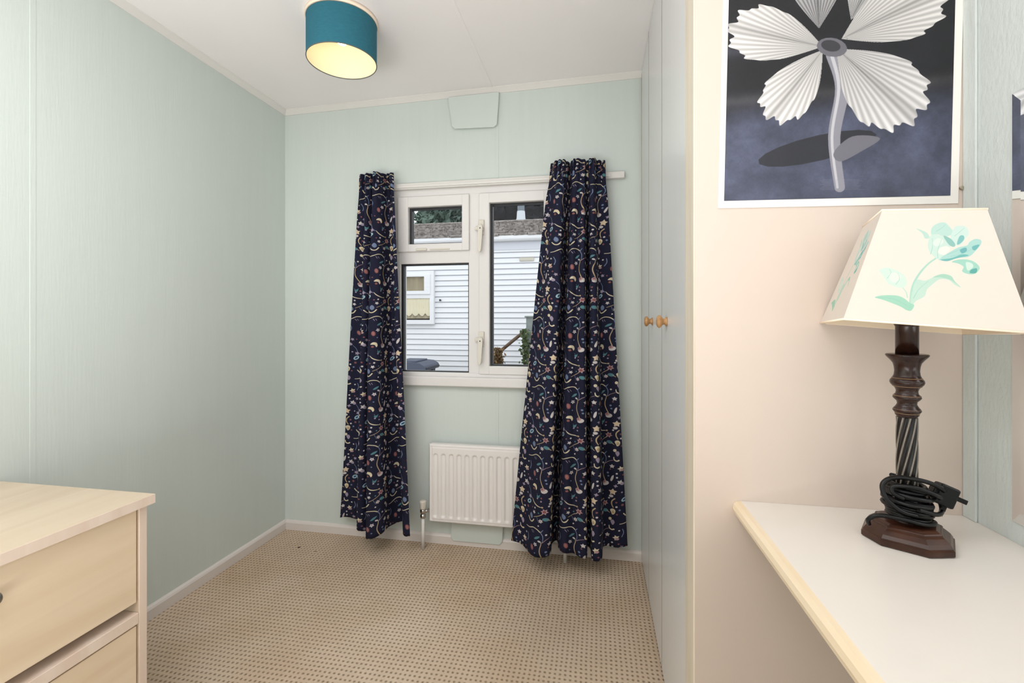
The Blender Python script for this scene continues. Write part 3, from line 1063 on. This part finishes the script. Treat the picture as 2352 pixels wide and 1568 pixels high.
def smooth_noise(h, w, cell):
    g = rs.rand(h // cell + 3, w // cell + 3)
    yi = np.arange(h) / cell; xi = np.arange(w) / cell
    y0_, x0_ = yi.astype(int), xi.astype(int)
    fy, fx = (yi - y0_)[:, None], (xi - x0_)[None]
    fy, fx = fy * fy * (3 - 2 * fy), fx * fx * (3 - 2 * fx)
    return g[y0_][:, x0_] * (1 - fy) * (1 - fx) + g[y0_ + 1][:, x0_] * fy * (1 - fx) + g[y0_][:, x0_ + 1] * (1 - fy) * fx + g[y0_ + 1][:, x0_ + 1] * fy * fx


nz_ = smooth_noise(ch, cw, 60) * .6 + smooth_noise(ch, cw, 14) * .25 + smooth_noise(ch, cw, 4) * .15
floor_c = np.array((88, 92, 116)) / 255.
dark_c = np.array((34, 34, 40)) / 255.
grey_c = np.array((86, 84, 88)) / 255.
edge = .30 + .03 * u
f = np.clip((edge - v) / .10 + .5, 0, 1)[..., None]
a[:] = dark_c * (1 - f) + floor_c * f
g_ = np.exp(-((v - .335 - .03 * u) / .022) ** 2)[..., None]
a[:] = a * (1 - .6 * g_) + grey_c * .6 * g_
g_ = np.exp(-((v - .505) / .018) ** 2)[..., None] * np.clip(1 - u * 2.2, 0, 1)[..., None]
a[:] = a * (1 - .5 * g_) + np.array((104, 104, 124)) / 255. * .5 * g_
a *= (.72 + .5 * nz_)[..., None]
vig = 1 - .35 * np.clip((v - .2) / .3, 0, 1) * (u > .9)
cv.ell(.42 * cw, (1 - .165) * ch, .27 * cw, .042 * ch, (44, 44, 50), -12, .85)


def petal(cx_, cy_, ang0, ang1, rad, k, tone=(232, 228, 226)):
    """A pleated white petal: a fan about (cx_, cy_) in units of the picture width, angles in degrees."""
    X = (u - cx_); Y = (v - cy_) * ch / cw
    r = np.hypot(X, Y)
    th = np.degrees(np.arctan2(Y, X)) % 360
    a0, a1 = ang0 % 360, ang1 % 360
    if a1 < a0:
        a1 += 360
    th = np.where(th < a0, th + 360, th)
    s = (th - a0) / (a1 - a0)
    inside = (s >= 0) & (s <= 1)
    R = rad * (np.clip(np.sin(PI * np.clip(s, 0, 1)), 0, 1) ** .38) * (1 + .035 * np.sin(th * .55) + .02 * np.sin(th * 1.3))
    cov = np.clip((R - r) * cw / 2 + .5, 0, 1) * inside
    pl_ = .90 + .10 * np.sin(np.radians(th) * k + 3 * r / rad)
    sh = pl_ * (.80 + .22 * np.clip(r / rad, 0, 1)) * (1 - .14 * np.exp(-((s - .5) / .06) ** 2))
    col = np.array(tone) / 255.
    a[:] = a * (1 - cov[..., None]) + (col * np.clip(sh, 0, 1.04)[..., None]) * cov[..., None]


# a big pale bloom on a tall grey stalk, in black and white
cv.line([(.49 * cw, (1 - .47) * ch), (.53 * cw, (1 - .36) * ch), (.50 * cw, (1 - .20) * ch), (.53 * cw, (1 - .035) * ch)], 40, 26, (140, 138, 148))
cv.line([(.48 * cw, (1 - .47) * ch), (.515 * cw, (1 - .36) * ch), (.49 * cw, (1 - .20) * ch), (.52 * cw, (1 - .035) * ch)], 9, 6, (188, 186, 192))
cv.poly([(.50 * cw, (1 - .15) * ch), (.58 * cw, (1 - .20) * ch), (.70 * cw, (1 - .19) * ch), (.62 * cw, (1 - .15) * ch), (.53 * cw, (1 - .12) * ch)], (128, 126, 138), 1, True)
petal(.42, .56, 60, 128, .46, 60, (190, 188, 190))
petal(.56, .58, 30, 100, .42, 60, (206, 204, 204))
petal(.44, .50, 128, 196, .45, 90)
petal(.52, .52, -12, 62, .47, 90)
petal(.44, .49, 200, 268, .40, 70, (236, 232, 230))
petal(.50, .49, 276, 352, .50, 80, (228, 224, 224))
cv.ell(.48 * cw, (1 - .495) * ch, .07 * cw, .03 * ch, (120, 118, 126), 20)
cv.ell(.475 * cw, (1 - .50) * ch, .045 * cw, .018 * ch, (66, 64, 72), 20)
for i in range(9):
    y_ = (1 - .03 - .004 * i) * ch
    cv.line([((.44 + .02 * rs.rand()) * cw, y_), ((.60 + .04 * rs.rand()) * cw, y_ + 3)], 1.5, 1, (150, 150, 166), .4)
M['print'] = image_mat('monochrome_print', cv.a * np.where(cv.a.mean(axis=2, keepdims=True) < .55, .84, .98), 0.35, 0.4)
ps = thing('poster', 'large black and white poster of a pale bloom pinned on the cream wardrobe end', 'poster', (.433, .9485, 1.285))
TILT = -0.022


def pf(u_, v_, w_):
    # local poster frame, tilted a little
    ca, sa = math.cos(TILT), math.sin(TILT)
    return (.229 + u_ * ca - v_ * sa, .9496 - w_, 1.297 + u_ * sa + v_ * ca)


bm = B()
prism(bm, [(0, 0), (.400, 0), (.400, .60), (0, .60)], pf, .0012)
obj('poster_sheet', bm, M['paper'], ps)
bm = B()
uvl = bm.loops.layers.uv.new('UVMap')
q = [(.0105, .014), (.0105 + PW, .014), (.0105 + PW, .014 + PH), (.0105, .014 + PH)]
f = bm.faces.new([bm.verts.new(pf(x, y, .0016)) for x, y in q])
for lp, uvv in zip(f.loops, ((0, 0), (1, 0), (1, 1), (0, 1))):
    lp[uvl].uv = uvv
if f.normal.y > 0:
    f.normal_flip()
obj('poster_print', bm, M['print'], ps)

# beige strip of the panel edge beside the wall, and a picture hook on it
bm = lathe(B(), [(.003, 0), (.003, .004)], (.634, .9495, 1.315), (0, -1, 0), 10)
tag(obj('wall_pin', bm, M['brass']), 'small brass pin in the cream panel right of the poster', 'pin')

# ================================================================== MIRROR
mr = thing('mirror', 'frameless rectangular wall mirror with slanted rim hanging on the right wall over the desk', 'mirror', (XR - .004, .60, .768))
ym0, ym1, zm0, zm1, cc = .36, .851, .768, 1.434, .0
out_ = [(ym1, zm0), (ym1, zm1), (ym0, zm1), (ym0, zm0)]
inn = [(ym1 - .018, zm0 + .018), (ym1 - .018, zm1 - .018), (ym0 + .018, zm1 - .018), (ym0 + .018, zm0 + .018)]
bm = B()
bk = [bm.verts.new((XR - .0005, y, z_)) for y, z_ in out_]
fo = [bm.verts.new((XR - .003, y, z_)) for y, z_ in out_]
fi = [bm.verts.new((XR - .0055, y, z_)) for y, z_ in inn]
n = len(out_)
for i in range(n):
    j = (i + 1) % n
    bm.faces.new((bk[i], bk[j], fo[j], fo[i]))
    bm.faces.new((fo[i], fo[j], fi[j], fi[i]))
bm.faces.new(fi); bm.faces.new(bk[::-1])
bmesh.ops.recalc_face_normals(bm, faces=bm.faces)
obj('mirror_glass', bm, M['mirror'], mr)

# ================================================================== TABLE LAMP
LX, LY, LZ = .480, .829, .735
lamp = thing('table_lamp', 'dark turned wood table lamp with cream floral shade on the white desk', 'lamp', (LX, LY, LZ))
# stepped octagonal base, turned about the stem
ba = math.radians(-32.6)


def octo(hw, cut):
    p = [(-hw + cut, -hw), (hw - cut, -hw), (hw, -hw + cut), (hw, hw - cut), (hw - cut, hw), (-hw + cut, hw), (-hw, hw - cut), (-hw, -hw + cut)]
    return [(LX + x * math.cos(ba) - y * math.sin(ba), LY + x * math.sin(ba) + y * math.cos(ba)) for x, y in p]


bm = B()
prev = None
for hw, zz in ((.0525, 0), (.0550, .002), (.0550, .009), (.0530, .0105), (.0530, .012), (.050, .017), (.044, .0225), (.0415, .0245), (.0415, .0265), (.0400, .028), (.0385, .028), (.036, .030), (.034, .031)):
    ring = [bm.verts.new((x, y, LZ + zz)) for x, y in octo(hw, hw * .48)]
    if prev:
        for i in range(8):
            bm.faces.new((prev[i], prev[(i + 1) % 8], ring[(i + 1) % 8], ring[i]))
    else:
        bm.faces.new(ring[::-1])
    prev = ring
bm.faces.new(prev)
obj('lamp_base', bm, M['mahog2'], lamp)
PX = .000683


def zy(y):
    return 1.08 - (y - 736.6) * PX


def prof(pts):
    return [(r * PX, zy(y)) for r, y in pts][::-1]


obj('lower_turning', lathe(B(), prof([(22, 1124), (26, 1127), (26, 1132), (21, 1136), (18, 1142), (24, 1152), (27, 1160), (24, 1170), (19, 1177), (22, 1186), (28, 1196), (30, 1204)]), (LX, LY, 0), seg=36), M['mahog'], lamp)
NF = 9
tw = 3.4
obj('twisted_column', lathe(B(), [(18.2 * PX, zy(y)) for y in np.linspace(1126, 957, 60)], (LX, LY, 0), seg=108,
    flute=lambda aa, h: .17 * (abs(math.sin(NF / 2 * (aa - tw * (h - .8) / .115 * .55))) - .7)), M['ebony'], lamp)
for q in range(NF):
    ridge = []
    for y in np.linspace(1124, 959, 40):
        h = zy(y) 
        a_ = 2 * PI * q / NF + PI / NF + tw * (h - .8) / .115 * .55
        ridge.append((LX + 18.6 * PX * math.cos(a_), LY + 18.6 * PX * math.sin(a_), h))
    obj('twist_glint', tube(B(), ridge, .0013, 6), M['ridge'], lamp)  # thin pale tube, a painted highlight on the dark twist
obj('upper_turning', lathe(B(), prof([(38, 813), (40, 815), (38, 819), (31, 827), (26, 834), (24, 842), (23, 852), (24, 861), (27, 868), (31, 873), (32, 878), (30, 883), (26, 887), (22, 892), (20, 898), (21, 904), (25, 909), (26.5, 913), (24, 917), (19, 922), (18, 928), (21, 934), (25.5, 940), (26.5, 943), (24, 947), (22, 948), (22, 953), (19, 957), (18, 959)]), (LX, LY, 0), seg=44), M['mahog'], lamp)
for r, y in ((25.5, 834), (28, 868.5), (26.8, 887), (25.4, 909), (25.4, 940.5), (22.6, 949)):
    obj('worn_ring', lathe(B(), [((r - 1.2) * PX, zy(y + 1)), ((r + .3) * PX, zy(y + .6)), ((r + .3) * PX, zy(y - .6)), ((r - 1.2) * PX, zy(y - 1))], (LX, LY, 0), seg=36), M['gilt'], lamp)
obj('lamp_tube', lathe(B(), prof([(20, 738), (23.5, 741), (24, 745), (22, 748), (21.4, 750), (21.4, 816)]), (LX, LY, 0), seg=32), M['mahog'], lamp)
obj('bulb_holder', lathe(B(), [(.013, 1.075), (.016, 1.08), (.016, 1.115), (.012, 1.12)], (LX, LY, 0), seg=20), M['ivory'], lamp)

# shade: tilted square frustum with a tulip on every face
sc_ = Canvas(640, 640, (240, 228, 217))
W_ = 640
G = {
 'low': ([(0.533, 0.559), (0.582, 0.61), (0.637, 0.661), (0.685, 0.682), (0.698, 0.711), (0.728, 0.737), (0.756, 0.728), (0.757, 0.694), (0.729, 0.636), (0.693, 0.586), (0.628, 0.574), (0.58, 0.547)], (172, 216, 208)),
 'back': ([(0.493, 0.774), (0.497, 0.835), (0.529, 0.871), (0.566, 0.879), (0.589, 0.847), (0.612, 0.797), (0.596, 0.767), (0.563, 0.756), (0.527, 0.775)], (188, 222, 212)),
 'rtop': ([(0.606, 0.797), (0.625, 0.843), (0.662, 0.85), (0.687, 0.829), (0.694, 0.78), (0.675, 0.74), (0.656, 0.691), (0.632, 0.68), (0.609, 0.699), (0.598, 0.747)], (206, 231, 222)),
 'bowl': ([(0.475, 0.684), (0.486, 0.754), (0.508, 0.775), (0.557, 0.756), (0.585, 0.717), (0.599, 0.679), (0.577, 0.639), (0.539, 0.559), (0.504, 0.587), (0.483, 0.625)], (204, 229, 219)),
 'inner': ([(0.56, 0.761), (0.598, 0.738), (0.623, 0.689), (0.614, 0.667), (0.588, 0.688)], (140, 192, 184)),
 'pale': ([(0.542, 0.657), (0.578, 0.673), (0.595, 0.649), (0.576, 0.61), (0.552, 0.599), (0.529, 0.617)], (238, 238, 228)),
 'pale2': ([(0.50, 0.70), (0.53, 0.74), (0.56, 0.72), (0.55, 0.69), (0.52, 0.67)], (226, 236, 226)),
 'hang': ([(0.604, 0.539), (0.639, 0.56), (0.686, 0.562), (0.725, 0.541), (0.749, 0.495), (0.727, 0.448), (0.692, 0.441), (0.659, 0.462), (0.666, 0.5), (0.638, 0.526)], (162, 214, 196)),
 'hang2': ([(0.68, 0.54), (0.71, 0.53), (0.715, 0.50), (0.69, 0.47), (0.68, 0.50)], (216, 234, 222)),
 'side': ([(0.41, 0.823), (0.441, 0.809), (0.471, 0.784), (0.483, 0.744), (0.458, 0.738), (0.443, 0.783)], (186, 220, 208)),
 'dk1': ([(0.646, 0.759), (0.667, 0.764), (0.669, 0.73), (0.644, 0.69), (0.632, 0.695)], (128, 190, 188)),
 'dk2': ([(0.648, 0.642), (0.678, 0.662), (0.683, 0.634), (0.659, 0.613)], (110, 178, 180)),
 'dk3': ([(0.713, 0.673), (0.749, 0.689), (0.73, 0.645), (0.715, 0.645)], (112, 182, 182)),
 'dk4': ([(0.545, 0.555), (0.605, 0.572), (0.658, 0.604), (0.693, 0.596), (0.628, 0.569), (0.58, 0.544)], (112, 184, 178)),
 'dk5': ([(0.705, 0.479), (0.734, 0.49), (0.73, 0.453), (0.699, 0.451)], (92, 170, 162)),
 'leafR': ([(0.411, 0.369), (0.463, 0.373), (0.505, 0.404), (0.553, 0.434), (0.6, 0.421), (0.621, 0.376), (0.651, 0.33), (0.62, 0.348), (0.587, 0.387), (0.54, 0.388), (0.498, 0.338), (0.473, 0.299), (0.46, 0.242), (0.417, 0.201), (0.39, 0.162), (0.385, 0.217)], (194, 224, 208)),
 'leafR2': ([(0.505, 0.404), (0.553, 0.434), (0.6, 0.421), (0.621, 0.376), (0.651, 0.33), (0.60, 0.385), (0.55, 0.405)], (170, 212, 190)),
 'bud': ([(0.203, 0.447), (0.241, 0.474), (0.286, 0.462), (0.335, 0.426), (0.36, 0.375), (0.359, 0.327), (0.334, 0.302), (0.291, 0.312), (0.254, 0.338), (0.228, 0.395)], (212, 233, 221)),
 'bud2': ([(0.26, 0.42), (0.30, 0.43), (0.33, 0.40), (0.30, 0.35), (0.27, 0.36)], (228, 238, 226)),
 'leafL': ([(0.181, 0.21), (0.228, 0.231), (0.303, 0.236), (0.345, 0.218), (0.381, 0.179), (0.405, 0.163), (0.389, 0.116), (0.362, 0.118), (0.332, 0.142), (0.278, 0.17), (0.228, 0.193)], (160, 212, 188)),
}


def px(p):
    return [(x * W_, (1 - y) * W_) for x, y in p]


sc_.line(px([(0.521, 0.568), (0.478, 0.517), (0.434, 0.438), (0.402, 0.35), (0.388, 0.264), (0.384, 0.14)]), 7, 10, (178, 216, 200))
sc_.line(px([(0.337, 0.307), (0.358, 0.271), (0.367, 0.224)]), 4, 5, (196, 222, 208))
for p, c in G.values():
    sc_.poly(px(p), c, .92, True)
for p in ([(.49, .60), (.50, .66), (.50, .74)], [(.53, .57), (.53, .64), (.55, .73)], [(.58, .60), (.64, .64), (.68, .67)], [(.60, .585), (.66, .61), (.72, .66)], [(.52, .80), (.55, .83), (.57, .86)], [(.62, .76), (.65, .80), (.67, .83)], [(.25, .38), (.27, .43), (.26, .46)], [(.30, .33), (.32, .38), (.31, .43)], [(.20, .21), (.29, .205), (.37, .15)], [(.40, .22), (.43, .30), (.48, .37)]):
    sc_.line(px(p), 2.2, 1.2, (132, 190, 180), .55)
sc_.a *= .875
M['shade'] = image_mat('painted_tulip_shade', sc_.a, 0.7, 0.3)
phi = math.radians(-15.4)
e1 = Vector((math.cos(phi), math.sin(phi), -.090)).normalized()
e2 = Vector((-math.sin(phi), math.cos(phi), -.032)).normalized()
e2 = (e2 - e1 * e1.dot(e2)).normalized()
e3 = e1.cross(e2)
SB = Vector((LX, LY, 1.0695))
LB, LT, SH = .2024, .1177, .1725


def shp(a_, b_, h_):
    return SB + e1 * a_ + e2 * b_ + e3 * h_


bm = B()
uvl = bm.loops.layers.uv.new('UVMap')
cb = [(-1, -1), (1, -1), (1, 1), (-1, 1)]
tin = LT / LB / 2
for i in range(4):
    j = (i + 1) % 4
    f = bm.faces.new([bm.verts.new(shp(cb[i][0] * LB / 2, cb[i][1] * LB / 2, 0)), bm.verts.new(shp(cb[j][0] * LB / 2, cb[j][1] * LB / 2, 0)),
                      bm.verts.new(shp(cb[j][0] * LT / 2, cb[j][1] * LT / 2, SH)), bm.verts.new(shp(cb[i][0] * LT / 2, cb[i][1] * LT / 2, SH))])
    for lp, uvv in zip(f.loops, ((0, 0), (1, 0), (.5 + tin, 1), (.5 - tin, 1))):
        lp[uvl].uv = uvv
bmesh.ops.subdivide_edges(bm, edges=bm.edges[:], cuts=3, use_grid_fill=True)
shade = obj('lamp_shade', bm, M['shade'], lamp)
bm = B()
e_ = .0016
for i in range(4):
    j = (i + 1) % 4
    k1, k2 = LB / 2 - e_, LT / 2 - e_
    f = bm.faces.new([bm.verts.new(shp(cb[j][0] * k1, cb[j][1] * k1, 0)), bm.verts.new(shp(cb[i][0] * k1, cb[i][1] * k1, 0)),
                      bm.verts.new(shp(cb[i][0] * k2, cb[i][1] * k2, SH)), bm.verts.new(shp(cb[j][0] * k2, cb[j][1] * k2, SH))])
obj('shade_lining', bm, M['shadein'], shade)
for hh, k1 in ((.0008, LB / 2), (SH - .0008, LT / 2)):
    bm = B()
    P4 = [shp(c_[0] * k1, c_[1] * k1, hh) for c_ in cb]
    for i in range(4):
        tube(bm, [P4[i], P4[(i + 1) % 4]], .0016, 6)
    obj('shade_binding', bm, M['fitting'], shade)
bm = B()
for i in range(4):
    tube(bm, [shp(0, 0, .02), shp(cb[i][0] * LB / 2 * .93, cb[i][1] * LB / 2 * .93, .02)], .0012, 6)
obj('shade_carrier', bm, M['chrome'], shade)

# flex wound round the stem, with its plug
pts = []
turns = 12
for i in range(turns * 26 + 1):
    a_ = 2 * PI * i / 26
    t = i / (turns * 26)
    r = .0225 + .0065 * math.sin(PI * min(1, t * 1.1)) + .0025 * math.sin(a_ * .37 + 1)
    pts.append((LX + r * math.cos(a_ + 2.2) + .002 * math.sin(a_ * .5), LY + r * math.sin(a_ + 2.2), LZ + .036 + .056 * t + .004 * math.sin(a_ + .6) + .002 * math.sin(a_ * .43)))
# right of the picture = (cos yaw, sin yaw)
rv = Vector((math.cos(YAW), math.sin(YAW), 0)); fv = Vector((math.sin(YAW), -math.cos(YAW), 0))


def lp_(rx_, tz, fw):
    return Vector((LX, LY, 0)) + rv * rx_ + fv * fw + Vector((0, 0, tz))


start = crom([tuple(lp_(-.063, LZ + .027, .004)), tuple(lp_(-.068, LZ + .037, .010)), tuple(lp_(-.058, LZ + .046, .018)), tuple(lp_(-.03, LZ + .044, .028)), tuple(lp_(0, LZ + .038, .034)), tuple(lp_(.026, LZ + .036, .016)), pts[0]], 6)
bm = tube(B(), [tuple(p) for p in start] + pts[1:], .0033, 8)
cord = obj('power_cord', bm, M['cord'], lamp)
loop = crom([tuple(lp_(-.010, LZ + .050, .030)), tuple(lp_(-.030, LZ + .055, .026)), tuple(lp_(-.047, LZ + .072, .018)), tuple(lp_(-.048, LZ + .092, .012)), tuple(lp_(-.030, LZ + .103, .014)), tuple(lp_(0, LZ + .102, .026)), tuple(lp_(.026, LZ + .093, .026)), tuple(lp_(.040, LZ + .084, .020))], 7)
obj('cord_loop', tube(B(), [tuple(p) for p in loop], .0034, 8), M['cord'], cord)
loop = crom([tuple(lp_(-.022, LZ + .072, .02)), tuple(lp_(-.036, LZ + .080, .016)), tuple(lp_(-.034, LZ + .090, .016)), tuple(lp_(-.012, LZ + .092, .028)), tuple(lp_(.022, LZ + .080, .030)), tuple(lp_(.036, LZ + .070, .016)), tuple(lp_(.044, LZ + .052, .012)), tuple(lp_(.020, LZ + .052, .030)), tuple(lp_(-.010, LZ + .060, .032))], 7)
obj('cord_loop', tube(B(), [tuple(p) for p in loop], .0034, 8), M['cord'], cord)
# three-pin plug hanging on the right of the coil
bm = B()
ax = (rv * .80 + Vector((0, 0, -.36)) + fv * .25).normalized()
sd = ax.cross(fv).normalized()
nn = ax.cross(sd).normalized()
pc = lp_(.047, LZ + .075, .012)


def pbox(bm, ca, cs, cn, la, ls, ln_, bev=.002):
    b2 = bmesh.new()
    box(b2, ca - la, ca + la, cs - ls, cs + ls, cn - ln_, cn + ln_, bev)
    mp_ = {}
    for v_ in b2.verts:
        mp_[v_] = bm.verts.new(pc + ax * v_.co.x + sd * v_.co.y + nn * v_.co.z)
    for f_ in b2.faces:
        bm.faces.new([mp_[v_] for v_ in f_.verts])
    b2.free()


pbox(bm, 0, 0, 0, .013, .016, .011, .003)
pbox(bm, -.012, .002, 0, .006, .010, .008, .002)
pg_ = obj('plug', bm, M['cord'], cord)
bm = B()
pbox(bm, .021, -.003, .0, .009, .0035, .002, .0006)
obj('plug_pin', bm, M['cord'], cord)
bm = B()
pbox(bm, .006, .023, .0, .003, .009, .002, .0006)
obj('plug_pin', bm, M['brass'], cord)
bm = B()
pbox(bm, .006, .018, .0, .0032, .006, .0022, .0006)
obj('pin_sleeve', bm, M['cord'], cord)

# ================================================================== CHEST OF DRAWERS
ch_ = thing('chest_of_drawers', 'pale maple chest of drawers against the left wall', 'chest of drawers', (-1.34, .48, 0))
cy0, cy1 = .005, .957
cxf = -1.094
obj('chest_top', bx(-1.598, -1.082, cy0 - .01, .967, .628, .651, bev=.0015, seg=2), M['maple_x'], ch_)
for ya, yb in ((cy1 - .019, cy1), (cy0, cy0 + .019)):
    obj('side_panel', bx(-1.592, cxf - .004, ya, yb, 0, .628), M['maple_x'], ch_)
    obj('stile_edge', bx(cxf - .0045, cxf, ya, yb, 0, .628, bev=.0008), M['maple_edge'], ch_)
obj('back_board', bx(-1.592, -1.584, cy0 + .019, cy1 - .019, .05, .628), M['maple_x'], ch_)
obj('top_edge', bx(-1.0822, -1.0808, cy0 - .01, .967, .6285, .6505), M['maple_edge'], ch_)
for za, zb in ((.346, .372), (.06, .09)):
    obj('drawer_rail', bx(-1.57, cxf - .001, cy0 + .0195, cy1 - .0195, za, zb, bev=.0012), M['maple_edge'], ch_)
obj('plinth', bx(-1.13, -1.112, cy0 + .0195, cy1 - .0195, 0, .06), M['maple_y'], ch_)
for za, zb in ((.398, .6235), (.112, .341)):
    dr = obj('drawer', bx(-1.116, cxf - .0045, cy0 + .0225, cy1 - .0225, za, zb, bev=.0012), M['maple_y'], ch_)
    obj('drawer_box', bx(-1.57, -1.1165, cy0 + .035, cy1 - .035, za + .002, zb - .03), M['maple_y'], dr)
    for yk in (.652, .31):
        obj('drawer_knob', lathe(B(), [(.006, 0), (.006, .012), (.011, .016), (.013, .022), (.010, .027), (.003, .029)], (cxf - .0045, yk, za + .175), (1, 0, 0), 20), M['steel'], dr)

# ================================================================== CEILING LAMP
H = zc_(-.917)
lx_, ly_, ld = -.917, 1.545, .2435
cl = thing('ceiling_lamp', 'teal linen drum ceiling lamp with a lit bulb and cream lining', 'lamp', (lx_, ly_, H))
zt, zb_ = H - .014, 2.026
r_ = ld / 2
bm = lathe(B(), [(r_ * 1.035, H - .014), (r_ * 1.035, H - .0005)], (lx_, ly_, 0), seg=64)
obj('ceiling_plate', bm, M['fitting'], cl)


def ring_wall(bm, r0, z0, z1, seg=72, flip=False):
    a = [bm.verts.new((lx_ + r0 * math.cos(2 * PI * k / seg), ly_ + r0 * math.sin(2 * PI * k / seg), z0)) for k in range(seg)]
    c_ = [bm.verts.new((v_.co.x, v_.co.y, z1)) for v_ in a]
    for k in range(seg):
        j = (k + 1) % seg
        f_ = (a[k], a[j], c_[j], c_[k])
        bm.faces.new(f_[::-1] if flip else f_).smooth = True
    return bm


sh = obj('drum_shade', ring_wall(B(), r_, zb_, zt), M['teal'], cl)
obj('drum_lining', ring_wall(B(), r_ - .0015, zb_, zt, flip=True), M['lining'], sh)
for zz in (zb_, zt):
    bm = B()
    circ = [(lx_ + (r_ - .0006) * math.cos(2 * PI * k / 72), ly_ + (r_ - .0006) * math.sin(2 * PI * k / 72), zz) for k in range(73)]
    tube(bm, circ, .0018, 6)
    obj('shade_rim', bm, M['tealtrim'], sh)
bm = B()
for k in range(3):
    a_ = 2 * PI * k / 3 + .4
    tube(bm, [(lx_, ly_, zt - .004), (lx_ + (r_ - .002) * math.cos(a_), ly_ + (r_ - .002) * math.sin(a_), zt - .004)], .0018, 6)
obj('shade_carrier', bm, M['trim'], sh)
obj('bulb_holder', lathe(B(), [(.020, H - .014), (.020, H - .040), (.016, H - .046)][::-1], (lx_, ly_, 0), seg=20), M['trim'], cl)
bm = lathe(B(), [(.002, H - .092), (.013, H - .089), (.0195, H - .081), (.0215, H - .071), (.019, H - .061), (.013, H - .050), (.012, H - .044)], (lx_, ly_, 0), seg=24)
obj('light_bulb', bm, M['bulb'], cl)
pd = bpy.data.lights.new('bulb_light', 'POINT')
pd.energy = 0.11
pd.color = (1.0, .84, .60)
pd.shadow_soft_size = .028
po = bpy.data.objects.new('bulb_light', pd)
C.objects.link(po)
po.parent = cl
po.location = (0, 0, -.118)
